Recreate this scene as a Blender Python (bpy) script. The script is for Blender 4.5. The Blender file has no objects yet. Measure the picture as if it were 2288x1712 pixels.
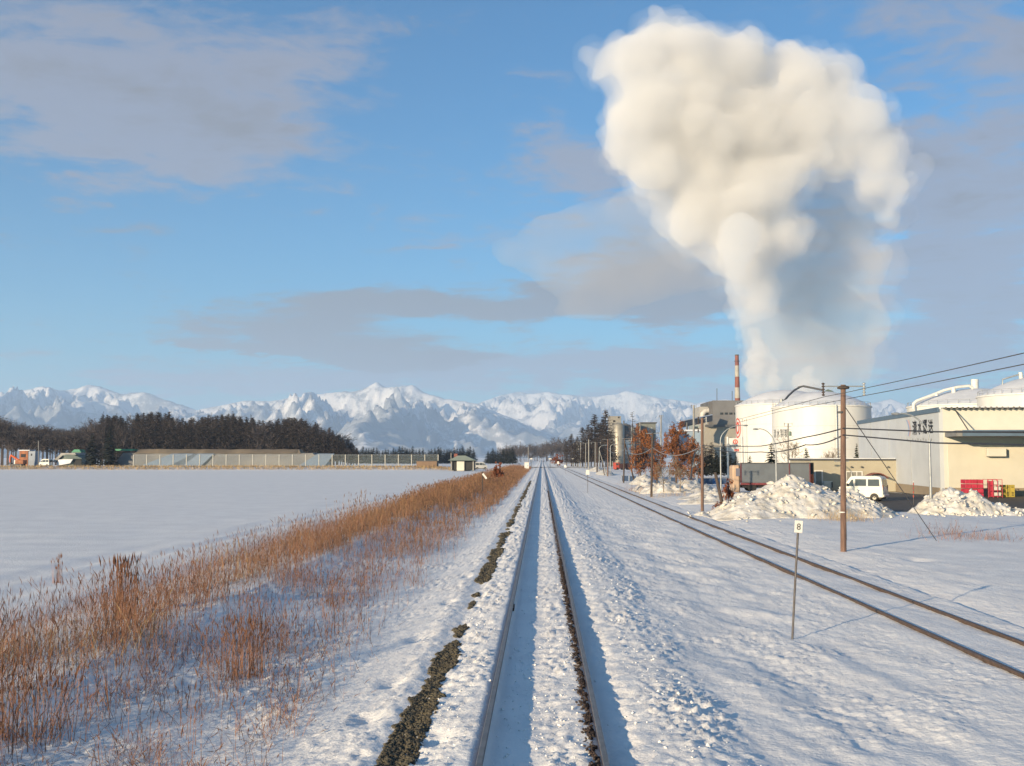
import bpy, math, random
import numpy as np
from mathutils import Vector, Matrix, Euler

random.seed(7)
RNG = np.random.default_rng(11)
sc = bpy.context.scene
col = sc.collection
R = math.radians

# ------------------------------------------------------------------ camera
F_PX, W_PX, H_PX = 2400.0, 2288.0, 1712.0
CAM_Z = 2.715
PITCH, YAW = math.atan(166 / 2400), math.atan(67 / 2400)
cam_d = bpy.data.cameras.new('camera')
cam_d.sensor_width = 36.0
cam_d.lens = 36.0 * F_PX / W_PX
cam_d.clip_start, cam_d.clip_end = 0.1, 60000
cam = bpy.data.objects.new('camera', cam_d)
cam.location = (0, 0, CAM_Z)
cam.rotation_euler = (math.pi / 2 + PITCH, 0, YAW)
col.objects.link(cam)
sc.camera = cam
CAM_M = Euler((math.pi / 2 + PITCH, 0, YAW)).to_matrix()

def ray(px, py):
    return CAM_M @ Vector(((px - 1144) / F_PX, -(py - 856) / F_PX, -1.0))
def at(px, py, Y):
    d = ray(px, py); k = Y / d.y
    return Vector((d.x * k, Y, CAM_Z + d.z * k))
def gpt(px, py, z=0.0):
    d = ray(px, py); k = (z - CAM_Z) / d.z
    return Vector((d.x * k, d.y * k, z))

# ------------------------------------------------------------------ light
SUN_AZ, SUN_EL = R(40), R(11.5)           # sun stands behind the viewer, to the left
SUN_STRENGTH, SKY_STRENGTH, EXPOSURE = 5.0, 0.072, 1.12
sun_dir = Vector((-math.sin(SUN_AZ) * math.cos(SUN_EL), -math.cos(SUN_AZ) * math.cos(SUN_EL), math.sin(SUN_EL)))
sl = bpy.data.lights.new('sun', 'SUN')
sl.energy, sl.angle, sl.color = SUN_STRENGTH, R(0.55), (1.0, 0.77, 0.49)
so = bpy.data.objects.new('sun', sl)
so.rotation_euler = (-sun_dir).to_track_quat('-Z', 'Y').to_euler()
col.objects.link(so)

vs = sc.view_settings
vs.view_transform = 'Standard'
try: vs.look = 'None'
except Exception: pass
vs.exposure, vs.gamma = EXPOSURE, 1.0
vs.use_curve_mapping = False
cy = sc.cycles
cy.volume_bounces = 4
cy.max_bounces = 8
cy.diffuse_bounces = 3
cy.glossy_bounces = 2
cy.transparent_max_bounces = 12

# ------------------------------------------------------------------ node helper
class NT:
    def __init__(s, tree):
        s.t = tree; s.n = tree.nodes; s.l = tree.links
    def add(s, typ, **kw):
        n = s.n.new(typ)
        for k, v in kw.items():
            setattr(n, k, v)
        return n
    def put(s, sock, v):
        if isinstance(v, bpy.types.NodeSocket): s.l.new(v, sock)
        elif v is not None: sock.default_value = v
    def m(s, op, a, b=None, c=None, clamp=False):
        n = s.n.new('ShaderNodeMath'); n.operation = op; n.use_clamp = clamp
        for i, v in enumerate((a, b, c)):
            s.put(n.inputs[i], v)
        return n.outputs[0]
    def vec(s, x, y, z=0.0):
        n = s.n.new('ShaderNodeCombineXYZ')
        for i, v in enumerate((x, y, z)): s.put(n.inputs[i], v)
        return n.outputs[0]
    def noise(s, v, scale, detail=4, rough=0.5, dist=0.0):
        n = s.n.new('ShaderNodeTexNoise')
        s.put(n.inputs['Vector'], v)
        n.inputs['Scale'].default_value = scale; n.inputs['Detail'].default_value = detail
        n.inputs['Roughness'].default_value = rough; n.inputs['Distortion'].default_value = dist
        return n.outputs['Fac']
    def ss(s, v, a, b, lo=0.0, hi=1.0):
        n = s.n.new('ShaderNodeMapRange'); n.interpolation_type = 'SMOOTHSTEP'
        s.put(n.inputs['Value'], v)
        for k, q in zip(('From Min', 'From Max', 'To Min', 'To Max'), (a, b, lo, hi)): n.inputs[k].default_value = q
        return n.outputs['Result']
    def mix(s, f, a, b):
        n = s.n.new('ShaderNodeMix'); n.data_type = 'RGBA'
        s.put(n.inputs[0], f); s.put(n.inputs[6], a); s.put(n.inputs[7], b)
        return n.outputs[2]

# ------------------------------------------------------------------ world: sky with clouds
world = bpy.data.worlds.new('World'); sc.world = world
world.use_nodes = True
w = NT(world.node_tree); w.n.clear()
sky = w.add('ShaderNodeTexSky', sky_type='NISHITA')
sky.sun_disc = False
sky.sun_elevation = SUN_EL
sky.sun_rotation = math.pi + SUN_AZ
sky.air_density, sky.dust_density, sky.ozone_density = 1.0, 0.6, 2.2
tc = w.add('ShaderNodeTexCoord')
sx = w.add('ShaderNodeSeparateXYZ'); w.l.new(tc.outputs['Generated'], sx.inputs[0])
X, Yd, Z = sx.outputs
zz = w.m('ADD', w.m('MAXIMUM', Z, 0.0), 0.07)
u, v = w.m('DIVIDE', X, zz), w.m('DIVIDE', Yd, zz)
pl = w.vec(u, v, 0.0)
warp = w.noise(pl, 0.9, 3, 0.5)
n1 = w.noise(w.vec(u, v, warp), 1.1, 8, 0.60, 0.35)
n2 = w.noise(w.vec(w.m('ADD', u, 31.7), v, warp), 3.6, 7, 0.62, 0.5)
# cloud banks, each at its own place in the sky (tangent of bearing, tangent of height)
yy = w.m('MAXIMUM', Yd, 0.08)
front = w.ss(Yd, 0.1, 0.5)
jx = w.m('MULTIPLY', w.m('SUBTRACT', n2, 0.5), 0.10)
jy = w.m('MULTIPLY', w.m('SUBTRACT', n1, 0.5), 0.09)
U = w.m('ADD', w.m('DIVIDE', X, yy), jx)
V = w.m('ADD', w.m('DIVIDE', Z, yy), jy)
def bank(px, py, rx, ry, wt, rot=0):
    d = ray(px, py); u0, v0 = d.x / d.y, d.z / d.y
    du, dv = w.m('SUBTRACT', U, u0), w.m('SUBTRACT', V, v0)
    c, s_ = math.cos(R(rot)), math.sin(R(rot))
    a = w.m('ADD', w.m('MULTIPLY', du, c), w.m('MULTIPLY', dv, s_))
    b = w.m('SUBTRACT', w.m('MULTIPLY', dv, c), w.m('MULTIPLY', du, s_))
    a = w.m('MULTIPLY', a, F_PX / rx); b = w.m('MULTIPLY', b, F_PX / ry)
    r2 = w.m('ADD', w.m('MULTIPLY', a, a), w.m('MULTIPLY', b, b))
    return w.m('MULTIPLY', w.m('POWER', 2.718, w.m('MULTIPLY', r2, -1.0)), wt)
def total(lst):
    s_ = None
    for q in lst:
        k = bank(*q); s_ = k if s_ is None else w.m('ADD', s_, k)
    return w.m('MULTIPLY', s_, front)
light_banks = total([
    (120, 90, 480, 190, .40, -10), (330, 250, 420, 120, .34, -14), (430, 360, 260, 70, .30, -10), (720, 130, 260, 80, .36, -8), (820, 40, 260, 50, .22, 0),
    (130, 290, 200, 60, .24, 0), (260, 420, 200, 40, .16, 0), (1010, 150, 110, 600, -.26, 30), (640, 590, 620, 110, -.34, 0),
    (1210, 180, 120, 50, .24, 0), (1240, 330, 240, 100, .30, 0), (1220, 440, 300, 110, .46, 10), (2150, 400, 330, 260, .42, 0), (1150, 545, 220, 26, .26, 0),
    (2260, 130, 240, 100, .40, 10), (2080, 30, 160, 50, .2, 0), (2130, 640, 360, 160, .42, 0), (1900, 60, 180, 60, .2, 0),
    (80, 600, 400, 160, -.3, 0), (450, 842, 330, 26, .50, 2), (1230, 812, 360, 40, .50, 0), (700, 862, 360, 24, .55, 0), (1000, 840, 300, 28, .40, 0), (1500, 840, 330, 50, .44, 0),
    (1650, 60, 160, 60, .15, 0), (1420, 800, 160, 30, .34, 0), (240, 832, 60, 14, .40, 0), (2100, 800, 330, 70, .36, 0)])
dark_banks = total([
    (800, 695, 400, 36, .70, 1), (890, 778, 260, 26, .70, -4), (520, 765, 180, 13, .55, -2), (1330, 660, 300, 46, .50, 3),
    (640, 735, 200, 16, .35, 0), (1480, 590, 200, 90, .42, 0)])
n4 = w.noise(w.vec(w.m('MULTIPLY', u, 0.75), w.m('ADD', v, 13.3), warp), 9.0, 6, 0.62, 0.8)
tex = w.m('ADD', w.m('ADD', w.m('MULTIPLY', w.m('SUBTRACT', n1, 0.5), 1.9), w.m('MULTIPLY', w.m('SUBTRACT', n2, 0.5), 1.5)), w.m('MULTIPLY', w.m('SUBTRACT', n4, 0.5), 0.8))
cover = w.m('ADD', w.m('ADD', tex, 0.40), w.m('MULTIPLY', light_banks, 0.95))
cl = w.ss(cover, 0.42, 0.98, 0.0, 0.88)
dk = w.ss(w.m('ADD', dark_banks, w.m('MULTIPLY', tex, 0.60)), 0.06, 0.50, 0.0, 0.94)
skc = w.add('ShaderNodeMix', data_type='RGBA', blend_type='MULTIPLY'); skc.inputs[0].default_value = 1.0
w.l.new(sky.outputs[0], skc.inputs[6]); skc.inputs[7].default_value = (0.24, 0.71, 1.0, 1)
CLOUD_L, CLOUD_D = (2.0, 2.12, 2.66, 1), (1.50, 1.52, 1.66, 1)
c1 = w.mix(cl, skc.outputs[2], CLOUD_L)
c2 = w.mix(dk, c1, CLOUD_D)
bg = w.add('ShaderNodeBackground'); bg.inputs['Strength'].default_value = SKY_STRENGTH
wo = w.add('ShaderNodeOutputWorld')
w.l.new(c2, bg.inputs['Color']); w.l.new(bg.outputs[0], wo.inputs['Surface'])

# ------------------------------------------------------------------ noise in numpy
def _hash(ix, iy, iz, seed):
    h = (ix.astype(np.int64) * 374761393 + iy.astype(np.int64) * 668265263 + iz * 2147483647 + seed * 1274126177) & 0xFFFFFFFF
    h = ((h ^ (h >> 13)) * 1274126177) & 0xFFFFFFFF
    h = h ^ (h >> 16)
    return h
def noise2(x, y, seed=0):
    x = np.asarray(x, float); y = np.asarray(y, float)
    ix, iy = np.floor(x), np.floor(y); fx, fy = x - ix, y - iy
    ux, uy = fx * fx * fx * (fx * (fx * 6 - 15) + 10), fy * fy * fy * (fy * (fy * 6 - 15) + 10)
    def g(dx, dy):
        a = _hash(ix + dx, iy + dy, 0, seed) * (2 * math.pi / 4294967296.0)
        return np.cos(a) * (fx - dx) + np.sin(a) * (fy - dy)
    a = g(0, 0) * (1 - ux) + g(1, 0) * ux
    b = g(0, 1) * (1 - ux) + g(1, 1) * ux
    return (a * (1 - uy) + b * uy) * 1.5
def fbm2(x, y, o=4, seed=0, gain=.5, lac=2.03):
    s_ = 0; a = 1; n = 0
    for k in range(o):
        s_ = s_ + a * noise2(x, y, seed + 17 * k); n += a
        a *= gain; x = x * lac + 5.3; y = y * lac - 3.1
    return s_ / n
def noise3(x, y, z, seed=0):
    ix, iy, iz = np.floor(x), np.floor(y), np.floor(z)
    f = [x - ix, y - iy, z - iz]; U_ = [t * t * (3 - 2 * t) for t in f]
    r = 0
    for dx in (0, 1):
        for dy in (0, 1):
            for dz in (0, 1):
                h = _hash(ix + dx, iy + dy, (iz + dz).astype(np.int64), seed) / 4294967296.0
                r = r + h * (U_[0] if dx else 1 - U_[0]) * (U_[1] if dy else 1 - U_[1]) * (U_[2] if dz else 1 - U_[2])
    return r * 2 - 1
def sstep(a, b, x):
    t = np.clip((x - a) / (b - a), 0, 1); return t * t * (3 - 2 * t)

# ------------------------------------------------------------------ materials
MATS = {}
def pm(name, c1, c2=None, rough=.8, scale=3.0, bump=0.0, bscale=None, metal=0.0, detail=4, lo=.35, hi=.65, coat=0.0, stretch=None, trans=0.0):
    if name in MATS: return MATS[name]
    m = bpy.data.materials.new(name); m.use_nodes = True
    t = NT(m.node_tree); bsdf = t.n['Principled BSDF']
    if c2 is None: c2 = tuple(q * .82 for q in c1)
    co = t.add('ShaderNodeTexCoord').outputs['Object']
    if stretch:
        mp = t.add('ShaderNodeMapping'); t.l.new(co, mp.inputs[0]); mp.inputs['Scale'].default_value = stretch; co = mp.outputs[0]
    f = t.ss(t.noise(co, scale, detail, .6), lo, hi)
    t.l.new(t.mix(f, (*c1, 1), (*c2, 1)), bsdf.inputs['Base Color'])
    bsdf.inputs['Roughness'].default_value = rough; bsdf.inputs['Metallic'].default_value = metal
    if coat: bsdf.inputs['Coat Weight'].default_value = coat
    if trans:
        tb = t.add('ShaderNodeBsdfTranslucent'); t.l.new(t.mix(f, (*c1, 1), (*c2, 1)), tb.inputs[0])
        ms = t.add('ShaderNodeMixShader'); ms.inputs[0].default_value = trans
        t.l.new(bsdf.outputs[0], ms.inputs[1]); t.l.new(tb.outputs[0], ms.inputs[2])
        t.l.new(ms.outputs[0], t.n['Material Output'].inputs['Surface'])
    if bump:
        b = t.add('ShaderNodeBump'); b.inputs['Distance'].default_value = bump; b.inputs['Strength'].default_value = 1.0
        t.l.new(t.noise(co, bscale or scale * 3, 5, .6), b.inputs['Height']); t.l.new(b.outputs[0], bsdf.inputs['Normal'])
    MATS[name] = m
    return m

def snow_mat(name, c1=(.84, .835, .82), c2=(.78, .775, .765), bump=.016, bscale=17, scale=.8):
    m = pm(name, c1, c2, .62, scale, bump, bscale)
    m.node_tree.nodes['Principled BSDF'].inputs['Specular IOR Level'].default_value = .35
    return m
M_SNOW = snow_mat('snow')
M_PILE = snow_mat('ploughed_snow', (.70, .69, .66), (.54, .51, .45), .03, 9, 1.6)

# ------------------------------------------------------------------ mesh helper
def link(o, parent=None):
    col.objects.link(o)
    if parent: o.parent = parent
    return o
def empty(name, loc=(0, 0, 0), rz=0.0):
    o = bpy.data.objects.new(name, None); o.location = loc; o.rotation_euler = (0, 0, rz); o.empty_display_size = .3
    return link(o)
def tag(o, label, cat, group=None):
    o['label'] = label; o['category'] = cat
    if group: o['group'] = group
    return o
def struct(o): o['kind'] = 'structure'; return o
def stuff(o, label=None, cat=None):
    o['kind'] = 'stuff'
    if label: o['label'] = label
    if cat: o['category'] = cat
    return o
def arr_mesh(name, verts, faces, mat=None, smooth=True):
    """verts Nx3, faces MxK arrays (K fixed)"""
    verts = np.asarray(verts, np.float32); faces = np.asarray(faces, np.int32)
    me = bpy.data.meshes.new(name)
    me.vertices.add(len(verts)); me.vertices.foreach_set('co', verts.ravel())
    k = faces.shape[1]
    me.loops.add(faces.size); me.loops.foreach_set('vertex_index', faces.ravel())
    me.polygons.add(len(faces)); me.polygons.foreach_set('loop_start', np.arange(0, faces.size, k, dtype=np.int32))
    me.update(calc_edges=True)
    if smooth: me.polygons.foreach_set('use_smooth', np.ones(len(faces), bool))
    if mat: me.materials.append(mat)
    return me
def arr_obj(name, verts, faces, mat, parent=None, smooth=True):
    return link(bpy.data.objects.new(name, arr_mesh(name, verts, faces, mat, smooth)), parent)

class MB:
    def __init__(s): s.v = []; s.f = []
    def quad(s, a, b, c, d):
        i = len(s.v); s.v += [tuple(a), tuple(b), tuple(c), tuple(d)]; s.f.append((i, i + 1, i + 2, i + 3)); return s
    def poly(s, pts):
        i = len(s.v); s.v += [tuple(p) for p in pts]; s.f.append(tuple(range(i, i + len(pts)))); return s
    def box(s, c, size, rz=0.0, m=None, bev=0.0):
        hx, hy, hz = (q / 2 for q in size)
        M = (Matrix.Rotation(rz, 3, 'Z') if m is None else m)
        c = Vector(c)
        if bev <= 0:
            P = [c + M @ Vector((x * hx, y * hy, z * hz)) for z in (-1, 1) for y in (-1, 1) for x in (-1, 1)]
            i = len(s.v); s.v += [tuple(p) for p in P]
            s.f += [tuple(i + q for q in f) for f in ((0, 2, 3, 1), (4, 5, 7, 6), (0, 1, 5, 4), (2, 6, 7, 3), (0, 4, 6, 2), (1, 3, 7, 5))]
        else:
            ring = []
            for z, k in ((-hz, bev), (-hz + bev, 0), (hz - bev, 0), (hz, bev)):
                pts = [(-hx + bev + k * 0, -hy + k), (hx - bev, -hy + k), (hx - k, -hy + bev), (hx - k, hy - bev), (hx - bev, hy - k), (-hx + bev, hy - k), (-hx + k, hy - bev), (-hx + k, -hy + bev)]
                ring.append([c + M @ Vector((x, y, z)) for x, y in pts])
            s.loft(ring, True, True)
        return s
    def loft(s, rings, cap0=True, cap1=True, closed=True):
        i = len(s.v); n = len(rings[0])
        for r in rings: s.v += [tuple(p) for p in r]
        for k in range(len(rings) - 1):
            for j in range(n if closed else n - 1):
                a = i + k * n + j; b = i + k * n + (j + 1) % n
                s.f.append((a, b, b + n, a + n))
        if cap0: s.f.append(tuple(i + j for j in reversed(range(n))))
        if cap1: s.f.append(tuple(i + (len(rings) - 1) * n + j for j in range(n)))
        return s
    def tube(s, pts, r, n=8, cap=True):
        pts = [Vector(p) for p in pts]
        if not hasattr(r, '__len__'): r = [r] * len(pts)
        rings = []; up = None
        for k, p in enumerate(pts):
            d = (pts[min(k + 1, len(pts) - 1)] - pts[max(k - 1, 0)]).normalized()
            if up is None:
                up = Vector((0, 0, 1)) if abs(d.z) < .9 else Vector((1, 0, 0))
            a = d.cross(up).normalized(); up = a.cross(d).normalized()
            rings.append([p + (a * math.cos(2 * math.pi * j / n) + up * math.sin(2 * math.pi * j / n)) * r[k] for j in range(n)])
        return s.loft(rings, cap, cap)
    def lathe(s, c, prof, n=24, cap=True):
        c = Vector(c)
        rings = [[c + Vector((r_ * math.cos(2 * math.pi * j / n), r_ * math.sin(2 * math.pi * j / n), z)) for j in range(n)] for r_, z in prof]
        return s.loft(rings, cap, cap)
    def prism(s, pts, ext):
        """pts: planar polygon (3d), ext: extrusion vector"""
        ext = Vector(ext)
        a = [Vector(p) for p in pts]; return s.loft([a, [p + ext for p in a]], True, True)
    def build(s, name, mat, parent=None, smooth=False, loc=None):
        me = bpy.data.meshes.new(name); me.from_pydata(s.v, [], s.f); me.update()
        import bmesh
        bm = bmesh.new(); bm.from_mesh(me); bmesh.ops.recalc_face_normals(bm, faces=bm.faces); bm.to_mesh(me); bm.free()
        if smooth:
            me.polygons.foreach_set('use_smooth', np.ones(len(me.polygons), bool))
            try: me.set_sharp_from_angle(angle=R(40))
            except Exception: pass
        if mat: me.materials.append(mat)
        o = bpy.data.objects.new(name, me)
        if loc is not None: o.location = loc
        return link(o, parent)
def copy_tree(o, parent=None):
    c = o.copy(); col.objects.link(c); c.parent = parent
    for ch in o.children: copy_tree(ch, c)
    return c

# ------------------------------------------------------------------ ground shape
_ys = np.linspace(-60, 20000, 40000)
_sx = np.interp(_ys, [-60, 0, 13, 41, 76, 150, 275, 600, 20000], [7.2, 6.68, 6.55, 6.27, 6.08, 5.8, 5.4, 5.0, 5.0])
_k = np.ones(60) / 60
_sxs = np.convolve(np.pad(_sx, 30, 'edge'), _k, 'same')[30:-30]
def siding_x(y): return np.interp(y, _ys, _sxs)
PROF_X = [-60, -14, -10.2, -9.4, -8.2, -7.2, -6.3, -5.2, -3.6, -2.6, -2.0, -1.7, -1.4, -1.12, -.85, -.66, -.50, -.2, .0, .18, .40, .50, .63, .72, .84, 1.0, 1.5, 2.1, 3.2, 4.3]
PROF_Z = [-.30, -.30, -.31, -.40, -.36, -.20, -.12, -.30, -.36, -.30, -.20, -.14, -.165, -.10, -.055, -.035, -.135, -.145, -.130, -.095, -.080, -.09, -.125, -.115, -.092, -.05, -.03, -.10, -.13, -.085]
SID_S = [-2.2, -1.1, -.75, -.60, -.48, 0, .48, .60, .9, 1.35, 1.62, 2.0, 2.6, 3.4, 8, 25]
SID_Z = [-.09, -.07, -.05, -.045, -.05, -.04, -.045, -.04, -.045, -.05, -.20, -.15, -.10, -.06, -.05, -.20]
def ground_base(x, y):
    x = np.asarray(x, float); y = np.asarray(y, float)
    wob = fbm2(x * .15 + 9, y * .10, 2, 5) * .22
    xl = np.where(np.abs(x) > 1.9, x + wob * sstep(1.9, 4.5, np.abs(x)), x)
    rag = fbm2(x * 3.0 + 4, y * 2.6, 4, 15, .75) * .40
    xl = xl + rag * ((np.abs(x) < .42) * sstep(.42, .25, np.abs(x)) + sstep(.66, .9, x) * (1 - sstep(1.6, 2.0, x)) + sstep(-.72, -.95, x) * (1 - sstep(-1.7, -2.1, x)))
    zl = np.interp(xl, PROF_X, PROF_Z)
    s_ = x - siding_x(y)
    zr = np.interp(s_, SID_S, SID_Z)
    t = sstep(3.6, 4.6, x)
    z = zl * (1 - t) + zr * t
    # yard and factory ground a little lower
    z = z + (-.14) * sstep(55, 60, y) * sstep(13.5, 17, x)
    # low bank at the far side of the field, under the fence
    bank_ = sstep(238, 243, y) * (1 - sstep(262, 300, y)) * sstep(-14, -26, x)
    z = z + bank_ * .85
    # tyre lines along the field edge
    for xc in (-11.6, -12.9):
        d = np.abs(x - xc + fbm2(y * .05, y * 0 + 3, 2, 8) * .5)
        z = z - .07 * np.exp(-(d / .16) ** 2) + .03 * np.exp(-((d - .32) / .14) ** 2)
    return z
HOLES = [(gpt(px_, py_, -.2).x, gpt(px_, py_, -.2).y, r_) for px_, py_, r_ in ((1003, 1345, .14), (934, 1423, .17), (878, 1524, .15), (973, 1674, .15), (1045, 1290, .1), (820, 1600, .15), (2050, 1262, .25), (1990, 1195, .2))]
def ground_z(x, y):
    x = np.asarray(x, float); y = np.asarray(y, float)
    z = ground_base(x, y)
    s_ = x - siding_x(y)
    edge = fbm2(x * 0 + 2.0, y * 2.2, 3, 21) * .10
    lump = np.zeros_like(x)
    def band(a, b, soft=.08):
        return sstep(a - soft, a + soft, x + edge) * (1 - sstep(b - soft, b + soft, x + edge))
    lump += .95 * band(-1.25, -.70) + .9 * band(.02, .50, .10) + 1.0 * band(1.08, 2.0, .12) + .55 * band(-2.7, -1.6, .2)
    lump += .42 * band(2.0, 4.2, .2) + .55 * band(-9, -2.7, .3) + .22 * band(-.48, .1)
    lump = np.where(x > 4.0, .36, lump); lump = np.where((x > 4.0) & (np.abs(s_) < .9), .20, lump); lump = np.where(s_ > 1.5, .34, lump)
    lump = np.where(x < -10.3, .10, lump)
    z = z + fbm2(x * .22, y * .5, 3, 83) * .04 * sstep(-10.5, -12, x)
    n_a = fbm2(x * 4.6, y * 3.6, 3, 31, .6)
    n_b = fbm2(x * 11.0, y * 9.0, 2, 47, .6)
    patch = .45 + .9 * sstep(-.25, .35, fbm2(x * .7, y * .45, 2, 57))
    clod = (np.maximum(n_a, -.16) * .058 + np.maximum(n_b, -.12) * .062) * patch
    drift = fbm2(x * .9, y * .55, 3, 71) * .045
    swale = fbm2(x * 1.05 + y * .22, y * .42 - x * .1, 3, 77, .55) * .075 * sstep(1.7, 2.4, x) * (1 - .5 * sstep(4.2, 5.2, x)) * (1 - sstep(40, 90, y))
    z = z + lump * (clod + .35 * drift) + swale
    for hx, hy, hr in HOLES:
        z = z - .10 * np.exp(-((x - hx) / hr) ** 2 - ((y - hy) / (hr * 2.2)) ** 2)
    z = z + fbm2(x * .35, y * .12, 3, 91) * .035 * sstep(1.9, 3.0, np.abs(x))
    return z
def gz(x, y): return float(ground_z(np.array([x]), np.array([y]))[0])

def growing(a, b, step, ratio):
    out = [a]; d = step
    while out[-1] < b: out.append(out[-1] + d); d *= ratio
    return out
gx_d = np.arange(-9.2, 9.6, .036)
gx = np.concatenate([-np.array(growing(9.25, 24000, .06, 1.11))[::-1], gx_d, np.array(growing(9.62, 24000, .06, 1.10))])
gy = np.concatenate([np.array([-40, -20, -10, -5, -2, 0, 1.5, 3, 4, 5, 6, 6.6, 7.0]), np.arange(7.2, 14, .05), np.array(growing(14, 60, .055, 1.0072)), np.array(growing(61.5, 24000, 1.4, 1.035))])
gy = np.unique(np.round(gy, 4))
GX, GY = np.meshgrid(gx, gy)
GZ = ground_z(GX.ravel(), GY.ravel())
far = sstep(400, 3000, np.hypot(GX.ravel(), GY.ravel()))
GZ = GZ * (1 - far) - .3 * far
nxg, nyg = len(gx), len(gy)
ii = (np.arange(nyg - 1)[:, None] * nxg + np.arange(nxg - 1)[None, :]).ravel()
ground = arr_obj('snow_ground', np.stack([GX.ravel(), GY.ravel(), GZ], 1), np.stack([ii, ii + 1, ii + 1 + nxg, ii + nxg], 1), M_SNOW)
struct(ground)
print('ground quads', len(ii))

# ------------------------------------------------------------------ mountains
def mountain_mat():
    m = bpy.data.materials.new('mountain_snow'); m.use_nodes = True
    t = NT(m.node_tree); b = t.n['Principled BSDF']
    g = t.add('ShaderNodeNewGeometry'); pos = g.outputs['Position']
    sp = t.add('ShaderNodeSeparateXYZ'); t.l.new(pos, sp.inputs[0])
    n_ = t.noise(pos, .012, 6, .68)
    n3 = t.noise(pos, .0022, 4, .55)
    low = t.ss(sp.outputs[2], 520.0, 60.0)
    f = t.ss(t.m('ADD', t.m('ADD', n_, t.m('MULTIPLY', low, .16)), t.m('MULTIPLY', t.m('SUBTRACT', n3, .5), .7)), .45, .64, 0, .82)
    t.l.new(t.mix(f, (.60, .60, .61, 1), (.14, .155, .17, 1)), b.inputs['Base Color'])
    b.inputs['Roughness'].default_value = .9; b.inputs['Specular IOR Level'].default_value = .1
    bp = t.add('ShaderNodeBump'); bp.inputs['Distance'].default_value = 28.0; bp.inputs['Strength'].default_value = .8
    t.l.new(t.noise(pos, .0065, 9, .68), bp.inputs['Height']); t.l.new(bp.outputs[0], b.inputs['Normal'])
    return m
SKYLINE_NEAR = [(-700, 905), (-400, 890), (-200, 900), (0, 897), (40, 872), (95, 860), (140, 872), (180, 862), (200, 856), (245, 868), (268, 878), (320, 874), (345, 880), (370, 892), (405, 902), (440, 914), (480, 906), (520, 898), (545, 893), (600, 894), (690, 881), (755, 873), (790, 872), (815, 865), (842, 850), (862, 863), (885, 862), (921, 857), (945, 873), (1000, 890), (1040, 894), (1075, 903), (1110, 920), (1150, 935), (1190, 955), (1240, 975), (1400, 985), (1700, 985), (3000, 985)]
SKYLINE_FAR = [(-700, 960), (700, 960), (900, 930), (1000, 912), (1060, 903), (1090, 892), (1120, 882), (1160, 874), (1190, 880), (1222, 874), (1260, 880), (1300, 885), (1340, 884), (1375, 880), (1397, 872), (1440, 880), (1475, 889), (1510, 892), (1560, 900), (1620, 890), (1700, 906), (1800, 900), (1900, 905), (1960, 898), (1990, 890), (2030, 905), (2150, 905), (2300, 895), (2600, 900), (3000, 910)]
def make_mountains(name, sky_pts, dc, front_w, back_w, seed, spur, nb, nd):
    px = np.array([p[0] for p in sky_pts], float); py = np.array([p[1] for p in sky_pts], float)
    bt = np.array([ray(a, b).x / ray(a, b).y for a, b in zip(px, py)])
    et = np.array([ray(a, b).z / ray(a, b).y for a, b in zip(px, py)])
    tb = np.linspace(bt[0], bt[-1], nb); dy = np.concatenate([np.linspace(dc - front_w, dc + 250, int(nd * .82)), np.linspace(dc + 330, dc + back_w, nd - int(nd * .82))])
    TB, DY = np.meshgrid(tb, dy)
    x = TB * dc * (.75 + .25 * DY / dc); y = DY + 900 * 0
    bnow = x / y
    # small crags on the skyline
    hc = np.interp(TB, bt, et) * dc * 1.0 + fbm2(TB * 90, TB * 0 + seed, 4, seed, .6) * 16
    t = (DY - (dc - front_w)) / front_w
    wx, wy = x + 420 * fbm2(x / 1500, y / 1500, 2, seed + 3), y + 420 * fbm2(x / 1500 + 7, y / 1500, 2, seed + 4)
    def ridged(s1, s2, sd):
        return 1 - np.abs(noise2(wx / s1, wy / s2, sd)) * 1.75
    r = .44 * ridged(760, 2300, seed + 5) + .27 * ridged(380, 900, seed + 6) + .18 * ridged(170, 330, seed + 7) + .11 * ridged(80, 150, seed + 8)
    front_ = np.clip(t, 0, 1)
    shape = front_ ** .95
    cut = (1 - sstep(.94, 1.0, front_)) * spur
    h = hc * (shape * (1 - cut * .58) + cut * (r - .46) * 1.25 * np.clip(front_ * 2.0, 0, 1))
    back = np.clip((DY - dc) / back_w, 0, 1)
    h = np.where(DY > dc, hc * (1 - back) ** 1.2, h)
    # never above the crest line as seen from the plain
    lim = hc * DY / dc * (.985 - .015 * (1 - front_))
    h = np.where(DY < dc, np.minimum(h, lim), h)
    h = np.maximum(h, -20) - 2
    i_ = (np.arange(nd - 1)[:, None] * nb + np.arange(nb - 1)[None, :]).ravel()
    o = arr_obj(name, np.stack([x.ravel(), y.ravel(), h.ravel() + CAM_Z * 0], 1), np.stack([i_, i_ + 1, i_ + 1 + nb, i_ + nb], 1), M_MTN)
    return struct(o)
M_MTN = mountain_mat()
make_mountains('mountain_range', SKYLINE_NEAR, 9000, 4200, 1500, 3, .95, 760, 230)
make_mountains('mountain_range', SKYLINE_FAR, 13000, 4800, 1600, 41, .85, 640, 200)

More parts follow.
